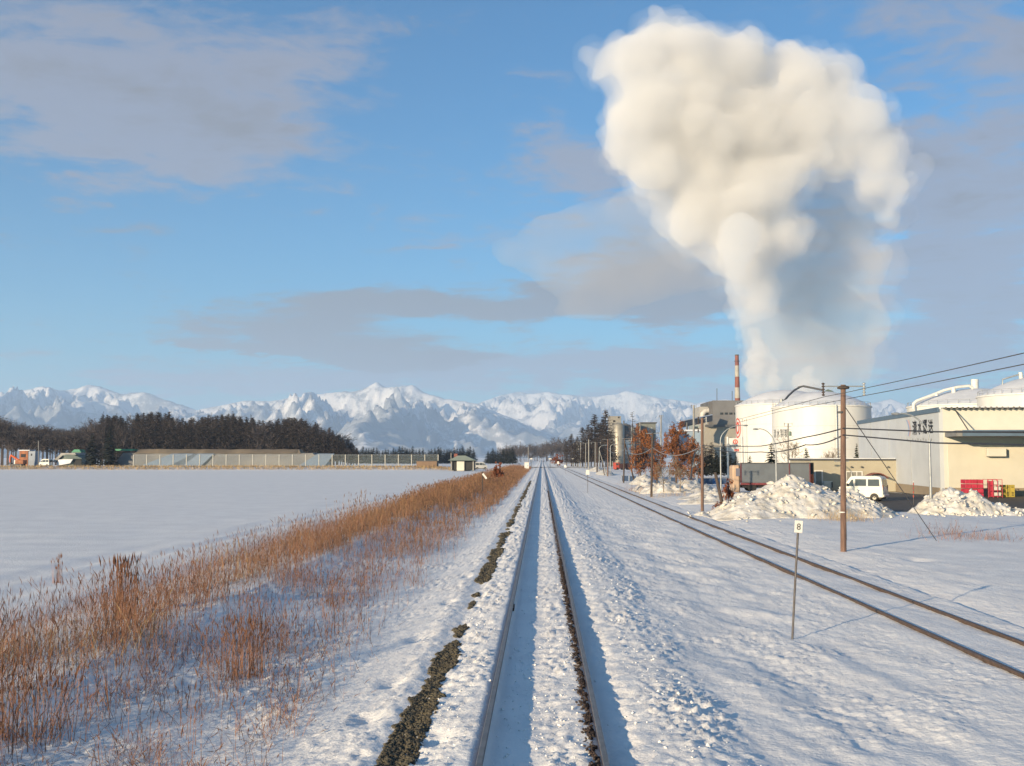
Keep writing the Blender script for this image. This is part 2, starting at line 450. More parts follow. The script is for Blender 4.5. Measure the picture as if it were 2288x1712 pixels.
# ------------------------------------------------------------------ steam plume (volumes in closed meshes)
def ico(sub):
    import bmesh
    bm = bmesh.new(); bmesh.ops.create_icosphere(bm, subdivisions=sub, radius=1.0)
    v_ = np.array([v.co[:] for v in bm.verts]); f_ = np.array([[q.index for q in f.verts] for f in bm.faces]); bm.free()
    return v_, f_
ICO2, ICO1 = ico(2), ico(1)
def remesh(verts, faces, vox):
    me = arr_mesh('tmp', verts, faces, None)
    o = bpy.data.objects.new('tmp', me); col.objects.link(o)
    md = o.modifiers.new('r', 'REMESH'); md.mode = 'VOXEL'; md.voxel_size = vox; md.use_smooth_shade = True
    bpy.context.view_layer.update()
    e = o.evaluated_get(bpy.context.evaluated_depsgraph_get())
    m2 = bpy.data.meshes.new_from_object(e)
    bpy.data.objects.remove(o); bpy.data.meshes.remove(me)
    return m2
def steam_mat(name, color, dens, aniso=0.0):
    m = bpy.data.materials.new(name); m.use_nodes = True
    t = NT(m.node_tree); t.n.remove(t.n['Principled BSDF'])
    pv = t.add('ShaderNodeVolumePrincipled')
    pv.inputs['Color'].default_value = (*color, 1); pv.inputs['Density'].default_value = dens; pv.inputs['Anisotropy'].default_value = aniso
    t.l.new(pv.outputs[0], t.n['Material Output'].inputs['Volume'])
    return m
def plume(name, blobs, Y, mat, kids, vox, amp, wave, depth=.55, seed=1, grow=1.0, parent=None, kmin=.22, kmax=.5, billow=True):
    rg = np.random.default_rng(seed)
    V_, F_ = [], []; off = 0
    def put(c, src, sq):
        nonlocal off
        V_.append(src[0] * np.array(sq) + np.array(c)); F_.append(src[1] + off); off += len(src[0])
    for b in blobs:
        px, py, rp = b[:3]; rx, ry = (rp, rp) if len(b) < 4 else (rp, b[3])
        c = np.array(at(px, py, Y)); k = Y / F_PX * grow
        R3 = np.array([rx * k, (rx + ry) * .5 * k, ry * k])
        dj = np.random.default_rng(int(px * 7 + py)).normal()
        c[1] += dj * R3[1] / grow * depth * .5
        put(c, ICO2, R3)
        for q in range(kids):
            d = rg.normal(size=3); d /= np.linalg.norm(d)
            s_ = rg.uniform(kmin, kmax) * rg.uniform(.5, 1)
            put(c + d * R3 * rg.uniform(.78, 1.04), ICO1 if s_ < .25 else ICO2, R3.min() * s_ * np.array([rg.uniform(.8, 1.4), 1, rg.uniform(.8, 1.1)]))
    m1 = remesh(np.concatenate(V_), np.concatenate(F_), vox * 1.3)
    n = len(m1.vertices); co = np.empty(n * 3, np.float32); no = np.empty(n * 3, np.float32)
    m1.vertices.foreach_get('co', co); m1.vertices.foreach_get('normal', no)
    co = co.reshape(-1, 3).astype(float); no = no.reshape(-1, 3)
    d = 0; a = 1; wv = wave
    for k in range(4):
        q = co / wv
        nn = noise3(q[:, 0], q[:, 1], q[:, 2], seed + k)
        d = d + a * ((np.abs(nn) * 1.6 - .45) if billow else nn); a *= .62; wv *= .5
    co = co + no * (d * amp)[:, None]
    f = np.empty(len(m1.polygons) * 4, np.int32); m1.polygons.foreach_get('vertices', f)
    m2 = remesh(co, f.reshape(-1, 4), vox); bpy.data.meshes.remove(m1)
    m2.name = name; m2.materials.clear(); m2.materials.append(mat)
    print(name, len(m2.polygons))
    return link(bpy.data.objects.new(name, m2), parent)
M_CORE = steam_mat('steam_core', (.97, .97, .97), .065)
M_BODY = steam_mat('steam_body', (.97, .97, .97), .036)
M_EDGE = steam_mat('steam_edge', (.97, .97, .97), .012)
M_WISP = steam_mat('steam_wisp', (.96, .96, .96), .006)
M_STEM = steam_mat('chimney_steam', (.93, .94, .95), .09)
M_VEIL = steam_mat('steam_veil', (.87, .86, .845), .034)  # albedo lowered: the cloud head's shadow is put into the colour
M_VEIL2 = steam_mat('steam_veil_wisps', (.86, .855, .84), .012)  # same lowered albedo, standing in for shadow on the thin steam
M_BANK = steam_mat('drifting_smoke', (.72, .70, .685), .013)  # low grey albedo stands in for the bank lying in shadow
HEAD = [(1480, 105, 78), (1420, 160, 72), (1352, 150, 40), (1330, 130, 26), (1560, 135, 85), (1640, 150, 80), (1700, 150, 62), (1762, 130, 50), (1790, 180, 70), (1872, 170, 62), (1850, 240, 80), (1920, 270, 66),
        (1965, 350, 58), (1995, 420, 46), (1940, 420, 42), (1450, 260, 105), (1390, 270, 55), (1400, 320, 60), (1560, 280, 140), (1690, 290, 140), (1800, 300, 95), (1470, 370, 85), (1590, 410, 125), (1690, 430, 95),
        (1560, 490, 80), (1640, 510, 80), (1700, 500, 60), (1870, 340, 70), (1760, 390, 60), (2035, 390, 22), (1640, 555, 66), (1700, 560, 66), (1655, 612, 46), (1705, 625, 50), (1755, 530, 58), (1690, 680, 36), (1980, 480, 30, 22, 10), (1990, 300, 30), (1330, 180, 24), (1375, 120, 36)]
STEM = [(1652, 775, 7), (1650, 752, 10), (1648, 728, 12), (1645, 700, 15), (1642, 670, 18), (1640, 640, 22), (1643, 610, 26), (1646, 580, 32), (1650, 550, 42), (1655, 520, 50)]
sroot_ = empty('steam_cloud', at(1650, 880, 460))
tag(sroot_, 'huge billowing white steam cloud towering over the factory tanks', 'steam')
sroot_.location = (0, 0, 0)
plume('steam_core', HEAD, 460, M_CORE, 5, 1.9, 3.0, 18, seed=4, grow=.76, parent=sroot_, kmin=.35, kmax=.7)
plume('steam_body', HEAD, 460, M_BODY, 9, 1.5, 4.0, 17, seed=5, grow=.92, parent=sroot_, kmin=.3, kmax=.65)
plume('steam_edge', HEAD, 460, M_EDGE, 12, 1.4, 5.0, 15, seed=6, grow=1.02, parent=sroot_, kmax=.45)
plume('steam_wisp', HEAD, 460, M_WISP, 12, 1.5, 6.0, 16, seed=8, grow=1.08, parent=sroot_, kmax=.45, billow=False)
o = plume('chimney_smoke', STEM, 420, M_STEM, 5, .55, .7, 3.2, seed=9)
tag(o, 'thin white smoke column rising straight from the striped chimney', 'smoke')
LOW = [(1688, 868, 24), (1680, 838, 20), (1690, 808, 22), (1700, 780, 20), (1728, 855, 20), (1722, 825, 18), (1676, 790, 13), (1690, 750, 16), (1800, 868, 26), (1785, 852, 16), (1818, 858, 16), (1800, 838, 14), (1672, 815, 10), (1712, 800, 14)]
M_LOW = steam_mat('vent_steam', (.96, .955, .945), .13)
o = plume('vent_steam', LOW, 400, M_LOW, 10, .7, 1.8, 5, seed=12)
tag(o, 'cream puffs of steam billowing up close behind the white tanks', 'steam')
VEIL = [(1860, 430, 62, 62), (1930, 440, 50, 50), (1800, 450, 55, 60), (1690, 540, 60, 70), (1680, 610, 48, 70), (1690, 690, 52, 80), (1700, 770, 50, 70), (1710, 850, 60, 40), (1760, 560, 80, 80), (1840, 545, 80, 75), (1905, 500, 70, 55), (1985, 490, 45, 34), (1770, 650, 85, 90), (1850, 660, 85, 90), (1770, 760, 80, 80), (1850, 780, 85, 75), (1800, 850, 90, 40), (1910, 810, 55, 45), (1930, 600, 60, 70), (1940, 710, 50, 70)]  # first three blobs draw the shaded hollow under the cloud head
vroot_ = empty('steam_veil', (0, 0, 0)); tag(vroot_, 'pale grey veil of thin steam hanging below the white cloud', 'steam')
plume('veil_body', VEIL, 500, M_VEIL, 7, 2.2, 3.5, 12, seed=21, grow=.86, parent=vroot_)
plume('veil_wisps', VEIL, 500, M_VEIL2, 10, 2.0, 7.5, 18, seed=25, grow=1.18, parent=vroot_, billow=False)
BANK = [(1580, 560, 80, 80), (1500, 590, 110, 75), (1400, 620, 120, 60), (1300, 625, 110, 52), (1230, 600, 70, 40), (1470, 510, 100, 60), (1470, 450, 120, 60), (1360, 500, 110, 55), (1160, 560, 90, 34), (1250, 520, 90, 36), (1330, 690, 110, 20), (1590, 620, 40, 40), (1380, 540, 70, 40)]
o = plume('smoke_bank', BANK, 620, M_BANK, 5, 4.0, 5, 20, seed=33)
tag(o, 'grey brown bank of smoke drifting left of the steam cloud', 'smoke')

# ------------------------------------------------------------------ haze
M_HAZE = steam_mat('haze', (.56, .75, 1.0), 1.15e-4, .1)
hb = MB().box((0, 6500, 435 - 3), (30000, 23000, 876))
haze = hb.build('haze', M_HAZE)
stuff(haze, 'thin cold winter haze over the whole plain', 'haze')
#---MORE---

# ------------------------------------------------------------------ materials for things
M_RAILTOP = pm('worn_steel', (.19, .19, .195), (.14, .14, .145), .5, 8, metal=.35)
M_RAILSIDE = pm('rusty_rail', (.10, .065, .05), (.055, .04, .035), .85, 9)
M_STONE = pm('ballast_stone', (.105, .092, .062), (.055, .048, .036), .9, 14)
M_WOOD = pm('weathered_wood', (.19, .115, .085), (.115, .072, .058), .9, 5, .006, 18, stretch=(3, 3, .35))
M_WOODD = pm('dark_wood', (.085, .062, .052), (.05, .04, .036), .9, 5, .006, 18, stretch=(3, 3, .35))
M_CONC = pm('concrete', (.27, .265, .25), (.21, .205, .195), .85, 2)
M_GALV = pm('galvanised_steel', (.36, .38, .39), (.29, .31, .32), .5, 4, metal=.4)
M_WIRE = pm('cable_rubber', (.03, .03, .033), (.022, .022, .025), .6, 3)
M_WIRET = pm('thin_wire', (.07, .065, .065), None, .6, 3)
M_WHITE = pm('white_paint', (.66, .655, .62), (.58, .575, .545), .55, 1.2)
M_TANK = pm('tank_white', (.60, .60, .575), (.54, .54, .52), .5, .35, stretch=(1, 1, .3))
M_ROOFSNOW = snow_mat('roof_snow', (.66, .68, .72), (.55, .58, .63), .05, 1.2, .3)
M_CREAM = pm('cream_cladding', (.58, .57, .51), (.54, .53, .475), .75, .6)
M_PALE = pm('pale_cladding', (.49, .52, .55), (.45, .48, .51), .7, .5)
M_TANWALL = pm('tan_base_wall', (.25, .205, .145), (.22, .18, .13), .8, .8)
M_BLUE = pm('blue_trim', (.10, .15, .21), (.085, .13, .18), .5, 2)
M_GREY = pm('grey_cladding', (.15, .15, .152), (.125, .125, .128), .75, .2)
M_GREYD = pm('dark_grey_metal', (.075, .078, .083), None, .6, 1)
M_BLACK = pm('black', (.012, .012, .013), None, .6, 3)
M_RED = pm('faded_red', (.42, .07, .045), (.34, .055, .04), .7, 1)
M_REDST = pm('chimney_red', (.22, .08, .06), (.17, .065, .055), .8, .4)
M_WHST = pm('chimney_white', (.38, .36, .32), (.31, .295, .265), .8, .4)
M_PINK = pm('crate_red', (.50, .03, .065), (.38, .025, .05), .55, 3)
M_YEL = pm('pallet_yellow', (.45, .34, .05), (.36, .28, .05), .6, 3)
M_GLASS = pm('dark_glass', (.035, .045, .05), (.05, .06, .065), .12, 1.2, coat=.3)
M_WINGREY = pm('window_blind', (.24, .23, .20), (.19, .185, .165), .35, 1.5)
M_ASPH = pm('wet_asphalt', (.06, .052, .045), (.045, .04, .037), .75, 1.2)
M_TYRE = pm('tyre_rubber', (.02, .02, .02), None, .85, 6)
M_VAN = pm('van_white', (.60, .59, .54), (.56, .55, .51), .35, .6, coat=.4)
M_LEAFBR = pm('oak_leaf', (.32, .125, .045), (.16, .06, .026), .8, .9, trans=.25)
M_RUST = pm('rust_leaf', (.27, .085, .03), (.16, .05, .022), .8, 1.6, trans=.2)
M_TWIG = pm('bare_twig', (.095, .078, .074), (.062, .052, .052), .9, .6)
M_TWIGL = pm('pale_twig', (.24, .185, .13), (.16, .12, .09), .9, .8)
M_LARCH = pm('larch_twig', (.050, .040, .038), (.030, .026, .028), .9, .4)
M_EVER = pm('evergreen', (.020, .028, .022), (.011, .016, .014), .9, .5)
M_PINE = pm('pine_green', (.035, .050, .030), (.020, .030, .020), .9, .8)
M_GRASS = pm('dry_grass', (.29, .165, .085), (.155, .09, .052), .9, .55)
M_GRASSR = pm('russet_weed', (.29, .145, .085), (.165, .085, .055), .9, .8)
M_GRASSP = pm('pale_straw', (.46, .34, .18), (.30, .20, .10), .9, .8)
M_ORANGE = pm('machine_orange', (.62, .12, .03), (.5, .10, .03), .5, 2)
M_CONTOR = pm('rusty_orange', (.34, .12, .04), (.22, .08, .035), .7, 1)
M_GREEN = pm('green_roof', (.05, .26, .15), (.04, .2, .12), .6, .6)
M_TEALROOF = pm('grey_green_roof', (.16, .20, .18), (.12, .155, .145), .7, .4)
M_HUTROOF = pm('pale_green_roof', (.30, .34, .27), (.26, .30, .24), .7, .4)
M_TARP = pm('grey_tarp', (.20, .19, .175), (.14, .14, .14), .8, .12, stretch=(1, 1, 2))
M_EARTH = pm('tan_soil', (.22, .175, .12), (.15, .12, .085), .9, .15)
M_DARKBAY = pm('dark_bay', (.03, .032, .034), None, .9, 1)

# ------------------------------------------------------------------ railway tracks
RAIL_H = .155
def rail(xf, y0, y1, parent, worn, wide=.065):
    ys = [y0]; d = 1.2
    while ys[-1] < y1: ys.append(ys[-1] + d); d *= 1.03
    sec = [(-.062, -RAIL_H), (.062, -RAIL_H), (.062, -RAIL_H + .012), (.009, -RAIL_H + .03), (.009, -.04), (wide / 2, -.032), (wide / 2, -.006), (wide / 2 - .008, 0), (-wide / 2 + .008, 0), (-wide / 2, -.006), (-wide / 2, -.032), (-.009, -.04), (-.009, -RAIL_H + .03), (-.062, -RAIL_H + .012)]
    m = MB(); m.loft([[Vector((xf(y) + a, y, b)) for a, b in sec] for y in ys])
    o = m.build('rail', M_RAILSIDE, parent)
    o.data.materials.append(worn)
    for p in o.data.polygons:
        if p.normal.z > .5 and p.center.z > -.01: p.material_index = 1
    return o
track = empty('railway_track', (0, 0, 0))
tag(track, 'straight main railway track with shiny rails running away under the viewer', 'railway track')
for s_ in (-1, 1): rail(lambda y, s_=s_: s_ * .566, -30, 900, track, M_RAILTOP, .058)
slp = MB().box((0, 0, -.235), (2.0, .20, .14), bev=.012).build('sleeper', M_WOODD, track)
slp.location = (0, 4.2, 0)
clip0 = MB().box((.566 - .085, 0, -.125), (.075, .16, .05), bev=.012).build('rail_fastener', M_RAILSIDE, track); clip0.location = (0, 4.2, 0)
for k in range(1, 110):
    for src in (slp, clip0):
        c = src.copy(); col.objects.link(c); c.parent = track; c.location = (0, 4.2 + k * .62, 0)
# fishplate on the left rail
fp = MB().box((-.566 + .03, 20.3, -.085), (.03, .55, .06)).build('fishplate', M_RAILSIDE, track)
siding = empty('siding_track', (0, 0, 0))
tag(siding, 'rusty siding track half buried in snow beside the main line', 'railway track')
M_SIDETOP = pm('rust_top', (.105, .075, .06), (.085, .06, .05), .6, 6)
def sid(off):
    return lambda y: float(siding_x(y)) + off
for s_ in (-1, 1):
    o = rail(sid(s_ * .535), -20, 420, siding, M_SIDETOP, .068); o.location.z = .015

# gravel showing through the snow
def stones(name, P, sizes, mat, parent=None, seed=0):
    rg = np.random.default_rng(seed)
    base, tri = ICO1; n = len(P)
    keep = np.array([[0.0, 0, 1], [1, 0, .1], [-.5, .87, 0], [-.5, -.87, .1], [.2, .1, -1], [.3, .8, .5]])
    fc = np.array([[0, 1, 5], [0, 5, 2], [0, 2, 3], [0, 3, 1], [4, 5, 1], [4, 2, 5], [4, 3, 2], [4, 1, 3]])
    V_ = np.empty((n, 6, 3)); ang = rg.uniform(0, 6.28, n); tl = rg.uniform(-.5, .5, n)
    jit = keep[None] * rg.uniform(.65, 1.25, (n, 6, 3))
    ca, sa = np.cos(ang)[:, None], np.sin(ang)[:, None]
    x = jit[:, :, 0] * ca - jit[:, :, 1] * sa; y = jit[:, :, 0] * sa + jit[:, :, 1] * ca
    z = jit[:, :, 2] * .75 + x * tl[:, None]
    V_[:, :, 0] = x; V_[:, :, 1] = y; V_[:, :, 2] = z
    V_ = V_ * sizes[:, None, None] + P[:, None, :]
    F_ = (fc[None] + (np.arange(n) * 6)[:, None, None]).reshape(-1, 3)
    return arr_obj(name, V_.reshape(-1, 3), F_, mat, parent, smooth=False)
def gravel_width(y):
    wv = .092 + .38 * fbm2(y * .55, y * 0 + 1.5, 3, 61) + .14 * fbm2(y * 2.4, y * 0 + 4.5, 2, 62) + .16 * np.exp(-((y - 12.5) / 4.5) ** 2) + .05 * np.exp(-((y - 28) / 6.0) ** 2)
    wv = np.where((y < 10.3), wv - .14 + .2 * (y < 9.6), wv)
    return np.clip((wv - .015) * np.where(y > 45, .75, 1) * .80, 0, .175)
gy_ = np.concatenate([RNG.uniform(8.4, 22, 15000), RNG.uniform(22, 48, 12000), RNG.uniform(48, 130, 8000)])
wg = gravel_width(gy_)
xc_ = -1.37 + .09 * fbm2(gy_ * .3, gy_ * 0 + 8, 2, 63)
gxx = xc_ + RNG.uniform(-1, 1, len(gy_)) * wg * (1 + .35 * noise2(gy_ * 4, gy_ * 0, 66))
ok = wg > .02
P = np.stack([gxx[ok], gy_[ok], ground_z(gxx[ok], gy_[ok]) + .006], 1)
sz = RNG.uniform(.012, .034, len(P)) * np.clip(P[:, 1] / 18, 1, 2.2)
o = stones('ballast_gravel', P, sz, M_STONE, seed=5)
stuff(o, 'strip of bare brown ballast gravel along the left rail', 'gravel')
# dark ballast melted free along the right rail
yy_ = np.concatenate([RNG.uniform(8, 30, 9000), RNG.uniform(30, 90, 5000)])
keep_ = (np.mod(yy_ - 4.2, .62) < .30) | (RNG.random(len(yy_)) < .25)
yy_ = yy_[keep_]
xx_ = .566 - .045 - np.abs(RNG.normal(0, .035, len(yy_))) - .03 * (noise2(yy_ * 3, yy_ * 0, 5) > .1)
o = stones('rail_side_ballast', np.stack([xx_, yy_, np.maximum(ground_z(xx_, yy_), -.14) + .008], 1), RNG.uniform(.008, .024, len(yy_)), pm('dark_ballast', (.075, .05, .04), (.04, .03, .027), .9, 20), seed=6)
stuff(o, 'dark wet stones melted free along the inside of the right rail', 'gravel')

# crumbs of snow lying about the track
yq_ = 8 * (40 / 8) ** RNG.random(2200); xq_ = np.where(RNG.random(2200) < .5, RNG.uniform(-.47, .45, 2200), np.where(RNG.random(2200) < .6, RNG.normal(1.35, .35, 2200), RNG.normal(-1.05, .18, 2200)))
ok_ = np.abs(np.abs(xq_) - .566) > .06
xq_, yq_ = xq_[ok_], yq_[ok_]
o = stones('snow_crumbs', np.stack([xq_, yq_, ground_z(xq_, yq_) + .004], 1), RNG.gamma(1.6, .0060, len(xq_)) * .8 + .003, M_SNOW, seed=9)
stuff(o, 'small crumbs of snow scattered between and beside the main rails', 'snow crumbs')

# ------------------------------------------------------------------ dry grass
def blades(name, x, y, h, wd, mat, lean=.18, head=.0, seed=0, droop=.25, segs=3):
    rg = np.random.default_rng(seed); n = len(x)
    z = ground_z(x, y) - .03
    ang = rg.uniform(0, 6.28, n); face = rg.uniform(0, 6.28, n)
    ln = np.abs(rg.normal(0, lean, n))
    lx, ly = np.cos(ang) * ln, np.sin(ang) * ln
    wx, wy = np.cos(face), np.sin(face)
    V_ = []
    ts = np.linspace(0, 1, segs + 1)
    for t in ts:
        bend = t + droop * t * t
        cx, cy, cz = x + lx * h * bend, y + ly * h * bend, z + h * t * np.sqrt(np.maximum(1 - ln ** 2 * t, .2))
        ww = wd * (1 - .75 * t)
        V_.append(np.stack([cx - wx * ww, cy - wy * ww, cz], 1)); V_.append(np.stack([cx + wx * ww, cy + wy * ww, cz], 1))
    K = 2 * (segs + 1)
    V_ = np.stack(V_, 1)
    base = (np.arange(n) * K)[:, None]
    F_ = np.concatenate([base + np.array([2 * s_, 2 * s_ + 1, 2 * s_ + 3, 2 * s_ + 2])[None] for s_ in range(segs)], 0)
    V_ = V_.reshape(-1, 3)
    if head > 0:
        sel = rg.random(n) < head; k = sel.sum()
        top = V_.reshape(n, K, 3)[sel][:, -2:, :].mean(1)
        hl = h[sel] * rg.uniform(.12, .22, k); hw = wd[sel] * rg.uniform(1.3, 2.4, k)
        dx, dy = lx[sel] * 1.8, ly[sel] * 1.8
        for f2 in (0, 1.57):
            ux, uy = np.cos(face[sel] + f2), np.sin(face[sel] + f2)
            A = top.copy(); A[:, 2] -= hl * .35
            B = top + np.stack([dx * hl * .3 - ux * hw, dy * hl * .3 - uy * hw, hl * .15], 1)
            C = top + np.stack([dx * hl, dy * hl, hl * .8], 1)
            D = top + np.stack([dx * hl * .3 + ux * hw, dy * hl * .3 + uy * hw, hl * .15], 1)
            off = len(V_)
            V_ = np.concatenate([V_, np.stack([A, B, C, D], 1).reshape(-1, 3)])
            F_ = np.concatenate([F_, off + (np.arange(k) * 4)[:, None] + np.array([0, 1, 2, 3])[None]])
    return arr_obj(name, V_, F_, mat, None, smooth=False)
def scatter(n, x0, x1, y0, y1, dens, power=1.0):
    x = RNG.uniform(x0, x1, n); y = y0 * (y1 / y0) ** (RNG.random(n) ** power)
    k = RNG.random(n) < dens(x, y)
    return x[k], y[k]
clump = lambda x, y, s=1.0, sd=0: sstep(-.15, .35, fbm2(x * .8 * s, y * .45 * s, 3, 101 + sd))
def d_far(x, y):
    right = -3.0 - .35 * noise2(y * .2, y * 0, 9)
    return sstep(24, 40, y) * sstep(right + .5, right - .6, x) * sstep(-9.6, -8.4, x) * (.12 + .88 * clump(x, y, .7, 2)) * (.25 + .75 * sstep(32, 80, y))
x, y = scatter(120000, -9.8, -2.4, 22, 300, d_far, .8)
h = RNG.uniform(.35, 1.05, len(x)) * (1 + .3 * noise2(x * .3, y * .1, 4)) * (.75 + .30 * sstep(-4, -7, x))
half = RNG.random(len(x)) < .42
o = blades('russet_grass', x[half], y[half], h[half] * .9, np.clip(.0032 * y[half] / 20, .0035, .018), M_GRASSR, .30, .45, 40)
stuff(o, 'russet brown stems mixed into the dead grass belt', 'grass')
x, y, h = x[~half], y[~half], h[~half]
o = blades('dry_grass', x, y, h, np.clip(.0032 * y / 20, .0035, .018), M_GRASS, .28, .35, 41)
stuff(o, 'dense belt of brown dead grass along the left of the track', 'grass')
def d_mid(x, y):
    return sstep(9.5, 15, y) * sstep(-2.35, -4.0, x) * (.12 + .88 * clump(x, y, 1, 5)) * (1 - .6 * sstep(-5.6, -4.6, x) * sstep(-3.0, -4.0, x) * sstep(20, 14, y))
x, y = scatter(28000, -9.4, -2.1, 10, 45, d_mid)
h = RNG.uniform(.25, .85, len(x)) * (.8 + .3 * sstep(-4, -7.5, x))
o = blades('dead_weed_stalks', x, y, h, np.full(len(x), .0040), M_GRASSR, .30, .6, 43, .5)
stuff(o, 'russet dead weed stalks standing thinly out of the snow', 'weeds')
def d_near(x, y):
    return (.05 + .95 * clump(x, y, 1.5, 9)) * sstep(-2.3, -3.2, x)
x, y = scatter(17000, -9, -2.2, 7.8, 18, d_near)
h = RNG.uniform(.10, .42, len(x)) + .3 * (RNG.random(len(x)) < .10)
o = blades('brown_stalks', x, y, h, np.full(len(x), .0034), M_GRASSR, .85, .4, 46, .6)
stuff(o, 'tangle of reddish brown stalks in the near verge', 'weeds')
x, y = scatter(9000, -9, -2.2, 7.8, 18, lambda a, b: d_near(a + 3, b + 5))
h = RNG.uniform(.12, .5, len(x)) + .35 * (RNG.random(len(x)) < .12)
o = blades('broken_stalks', x, y, h, np.full(len(x), .0036), M_GRASSP, .5, .25, 47)
stuff(o, 'broken straw coloured stalks sticking out of the trampled snow', 'weeds')
x, y = scatter(24000, -9.6, -6.0, 10, 90, lambda a, b: sstep(-5.9, -6.6, a) * (.06 + .94 * clump(a, b, .8, 12)) * (.4 + .6 * sstep(22, 40, b)), 1.0)
h = RNG.uniform(.3, .75, len(x))
o = blades('matted_grass', x, y, h, np.clip(.003 * y / 18, .0035, .010), M_GRASS, .7, .1, 49, .5)
stuff(o, 'matted brown grass on the low bank at the field edge', 'grass')
# single tall weed clumps
def weed_clump(px, py, hgt, n, spread, mat, label, lean=.10, wd=.006):
    b = gpt(px, py, -.2); rg = np.random.default_rng(int(px))
    x = b.x + rg.normal(0, spread, n); y = b.y + rg.normal(0, spread, n)
    o = blades('weed_clump', x, y, hgt * rg.uniform(.55, 1.0, n), np.full(n, wd), mat, lean, .9, int(px), .1)
    return tag(o, label, 'weeds', 'tall dead weed clumps in the verge')
weed_clump(272, 1372, 1.15, 120, .13, M_GRASSR, 'tall dense russet weed clump at the edge of the white field', .12, .007)
weed_clump(545, 1490, .85, 120, .17, M_GRASSR, 'rust orange weed clump in the near verge, left of the gravel', .22, .005)
weed_clump(60, 1640, .85, 120, .26, M_GRASSR, 'dark russet weed clump in the bottom left corner', .28, .005)
weed_clump(130, 1290, .75, 26, .06, M_GRASSR, 'small thin dock plant on the snow left of the tall russet clump', .1)
weed_clump(500, 1300, .95, 40, .45, M_GRASSP, 'loose bare stalks standing against the field beyond the tall clump', .2, .004)
weed_clump(800, 1150, 1.45, 30, .5, M_GRASS, 'tallest feathery reed tufts rising above the grass belt', .15, .009)
#---MORE2---

# ------------------------------------------------------------------ poles, wires, lamps
POLE_GROUP = 'wooden line poles along the siding'
def insul(m, p, n=3, r=.05):
    p = Vector(p)
    prof = []
    for k in range(n): prof += [(r * .4, -k * .085), (r, -k * .085 - .02), (r, -k * .085 - .04), (r * .4, -k * .085 - .06)]
    return m.lathe(p, prof, 8)
def line_pole(fx, fy, ty, Y, label, r=.12, arm=.62, armside=(-1, 1), mat=None, tx=None, cap=False, drop=True):
    """pole whose foot is seen at fx,fy and top at ty"""
    b = at(fx, fy, Y); t = at(tx if tx else fx, ty, Y); b.z = gz(b.x, Y) - .05 if Y < 200 else b.z
    H = t.z - b.z; dx = t.x - b.x
    root = empty('line_pole', b); tag(root, label, 'utility pole', POLE_GROUP)
    mat = mat or M_WOOD
    MB().tube([(0, 0, -.3), (dx * .5, 0, H * .5), (dx, 0, H)], [r, r * .92, r * .82], 12).build('post', mat, root, True)
    if cap:
        c = MB().lathe((dx, 0, H - .14), [(r * .85, 0), (r * 1.9, .02), (r * 2.0, .06), (r * 1.7, .09), (r * .7, .12), (.01, .13)], 14); c.build('cap_ring', M_WOODD, root, True)
    if arm:
        for s_ in armside:
            MB().tube([(dx + s_ * r * .8, -r * .4, H - .05), (dx + s_ * arm, -r * .4, H - .05)], .022, 6).build('cross_arm', M_GALV, root)
            insul(MB(), (dx + s_ * (arm - .01), -r * .4, H + .06), 5 if drop else 3).build('insulator', M_WOODD if s_ < 0 else M_GALV, root, True)
    return root, H, b
main_pole, MH, mb_ = line_pole(1884, 1222, 860, 32.6, 'brown wooden line pole nearest the viewer, beside the siding', .092, .62, cap=True)
for zz_ in (MH - 2.3, MH - 1.6, MH - 3.4):
    MB().tube([(-.22, -.02, zz_), (.22, -.02, zz_)], .012, 5).build('climbing_step', M_GALV, main_pole)
MB().lathe((0, 0, MH - .86), [(.085, 0), (.10, .01), (.10, .05), (.085, .06)], 12).build('guy_band', M_GREYD, main_pole)
MB().lathe((0, 0, 1.2), [(.088, 0), (.097, .005), (.097, .03), (.088, .035)], 12).build('white_band', M_WHITE, main_pole)
MB().tube([(.088, -.02, .4), (.088, -.02, MH - .4)], .018, 6).build('conduit', pm('grey_green_conduit', (.16, .18, .13), None, .7, 3), main_pole)
P2, H2, b2 = line_pole(1569, 1135, 934, 57.4, 'brown wooden line pole left of the large snow pile', .085, .22)
insul(MB(), (-.16, 0, H2 - .55), 3).build('insulator', M_WOODD, P2)
P3, H3, b3 = line_pole(1455, 1104, 967, 79, 'dark wooden line pole in front of the bare bush', .085, .55, mat=M_WOODD, tx=1458)
P4, H4, b4 = line_pole(1393, 1076, 979, 118, 'dark wooden line pole with a slanting prop, left of the oaks', .09, .75, mat=M_WOODD, tx=1396)
P5, H5, b5 = line_pole(1358, 1062, 981, 158, 'slim line pole with a squared cross arm beside the curved lamps', .10, .9)
P6, H6, b6 = line_pole(1334, 1055, 988, 190, 'dark line pole before the larches, fourth beyond the near ones', .12, .0, mat=M_WOODD)
P7, H7, b7 = line_pole(1315.5, 1050, 982, 215, 'pale concrete line pole, tallest of the far row', .13, .0, mat=M_CONC)
for fx, fy, ty, Y, a_, mt, lab in ((1330, 1041, 988, 262, 1.3, M_CONC, 'pale far line pole with a wide square cross arm'), (1308.7, 1044, 990, 268, 1.5, M_CONC, 'pale far line pole with a drooping cross arm, left of the tallest'),
                               (1297.4, 1047, 989, 276, .7, M_CONC, 'slender far line pole with a short cross arm'), (1293, 1040, 996, 300, .0, M_CONC, 'low bare far post in the row of poles'),
                               (1289.5, 1044, 986, 306, .9, M_CONC, 'far line pole near the end of the row by the crossing'), (1281.5, 1043, 990, 330, .0, M_CONC, 'leftmost far line pole in front of the larches')):
    line_pole(fx, fy, ty, Y, lab, .105, a_, mat=mt)
line_pole(1724, 1075, 905, 130, 'far line pole behind the grey truck body', .0001 + .11, .0, mat=M_CONC) if False else None
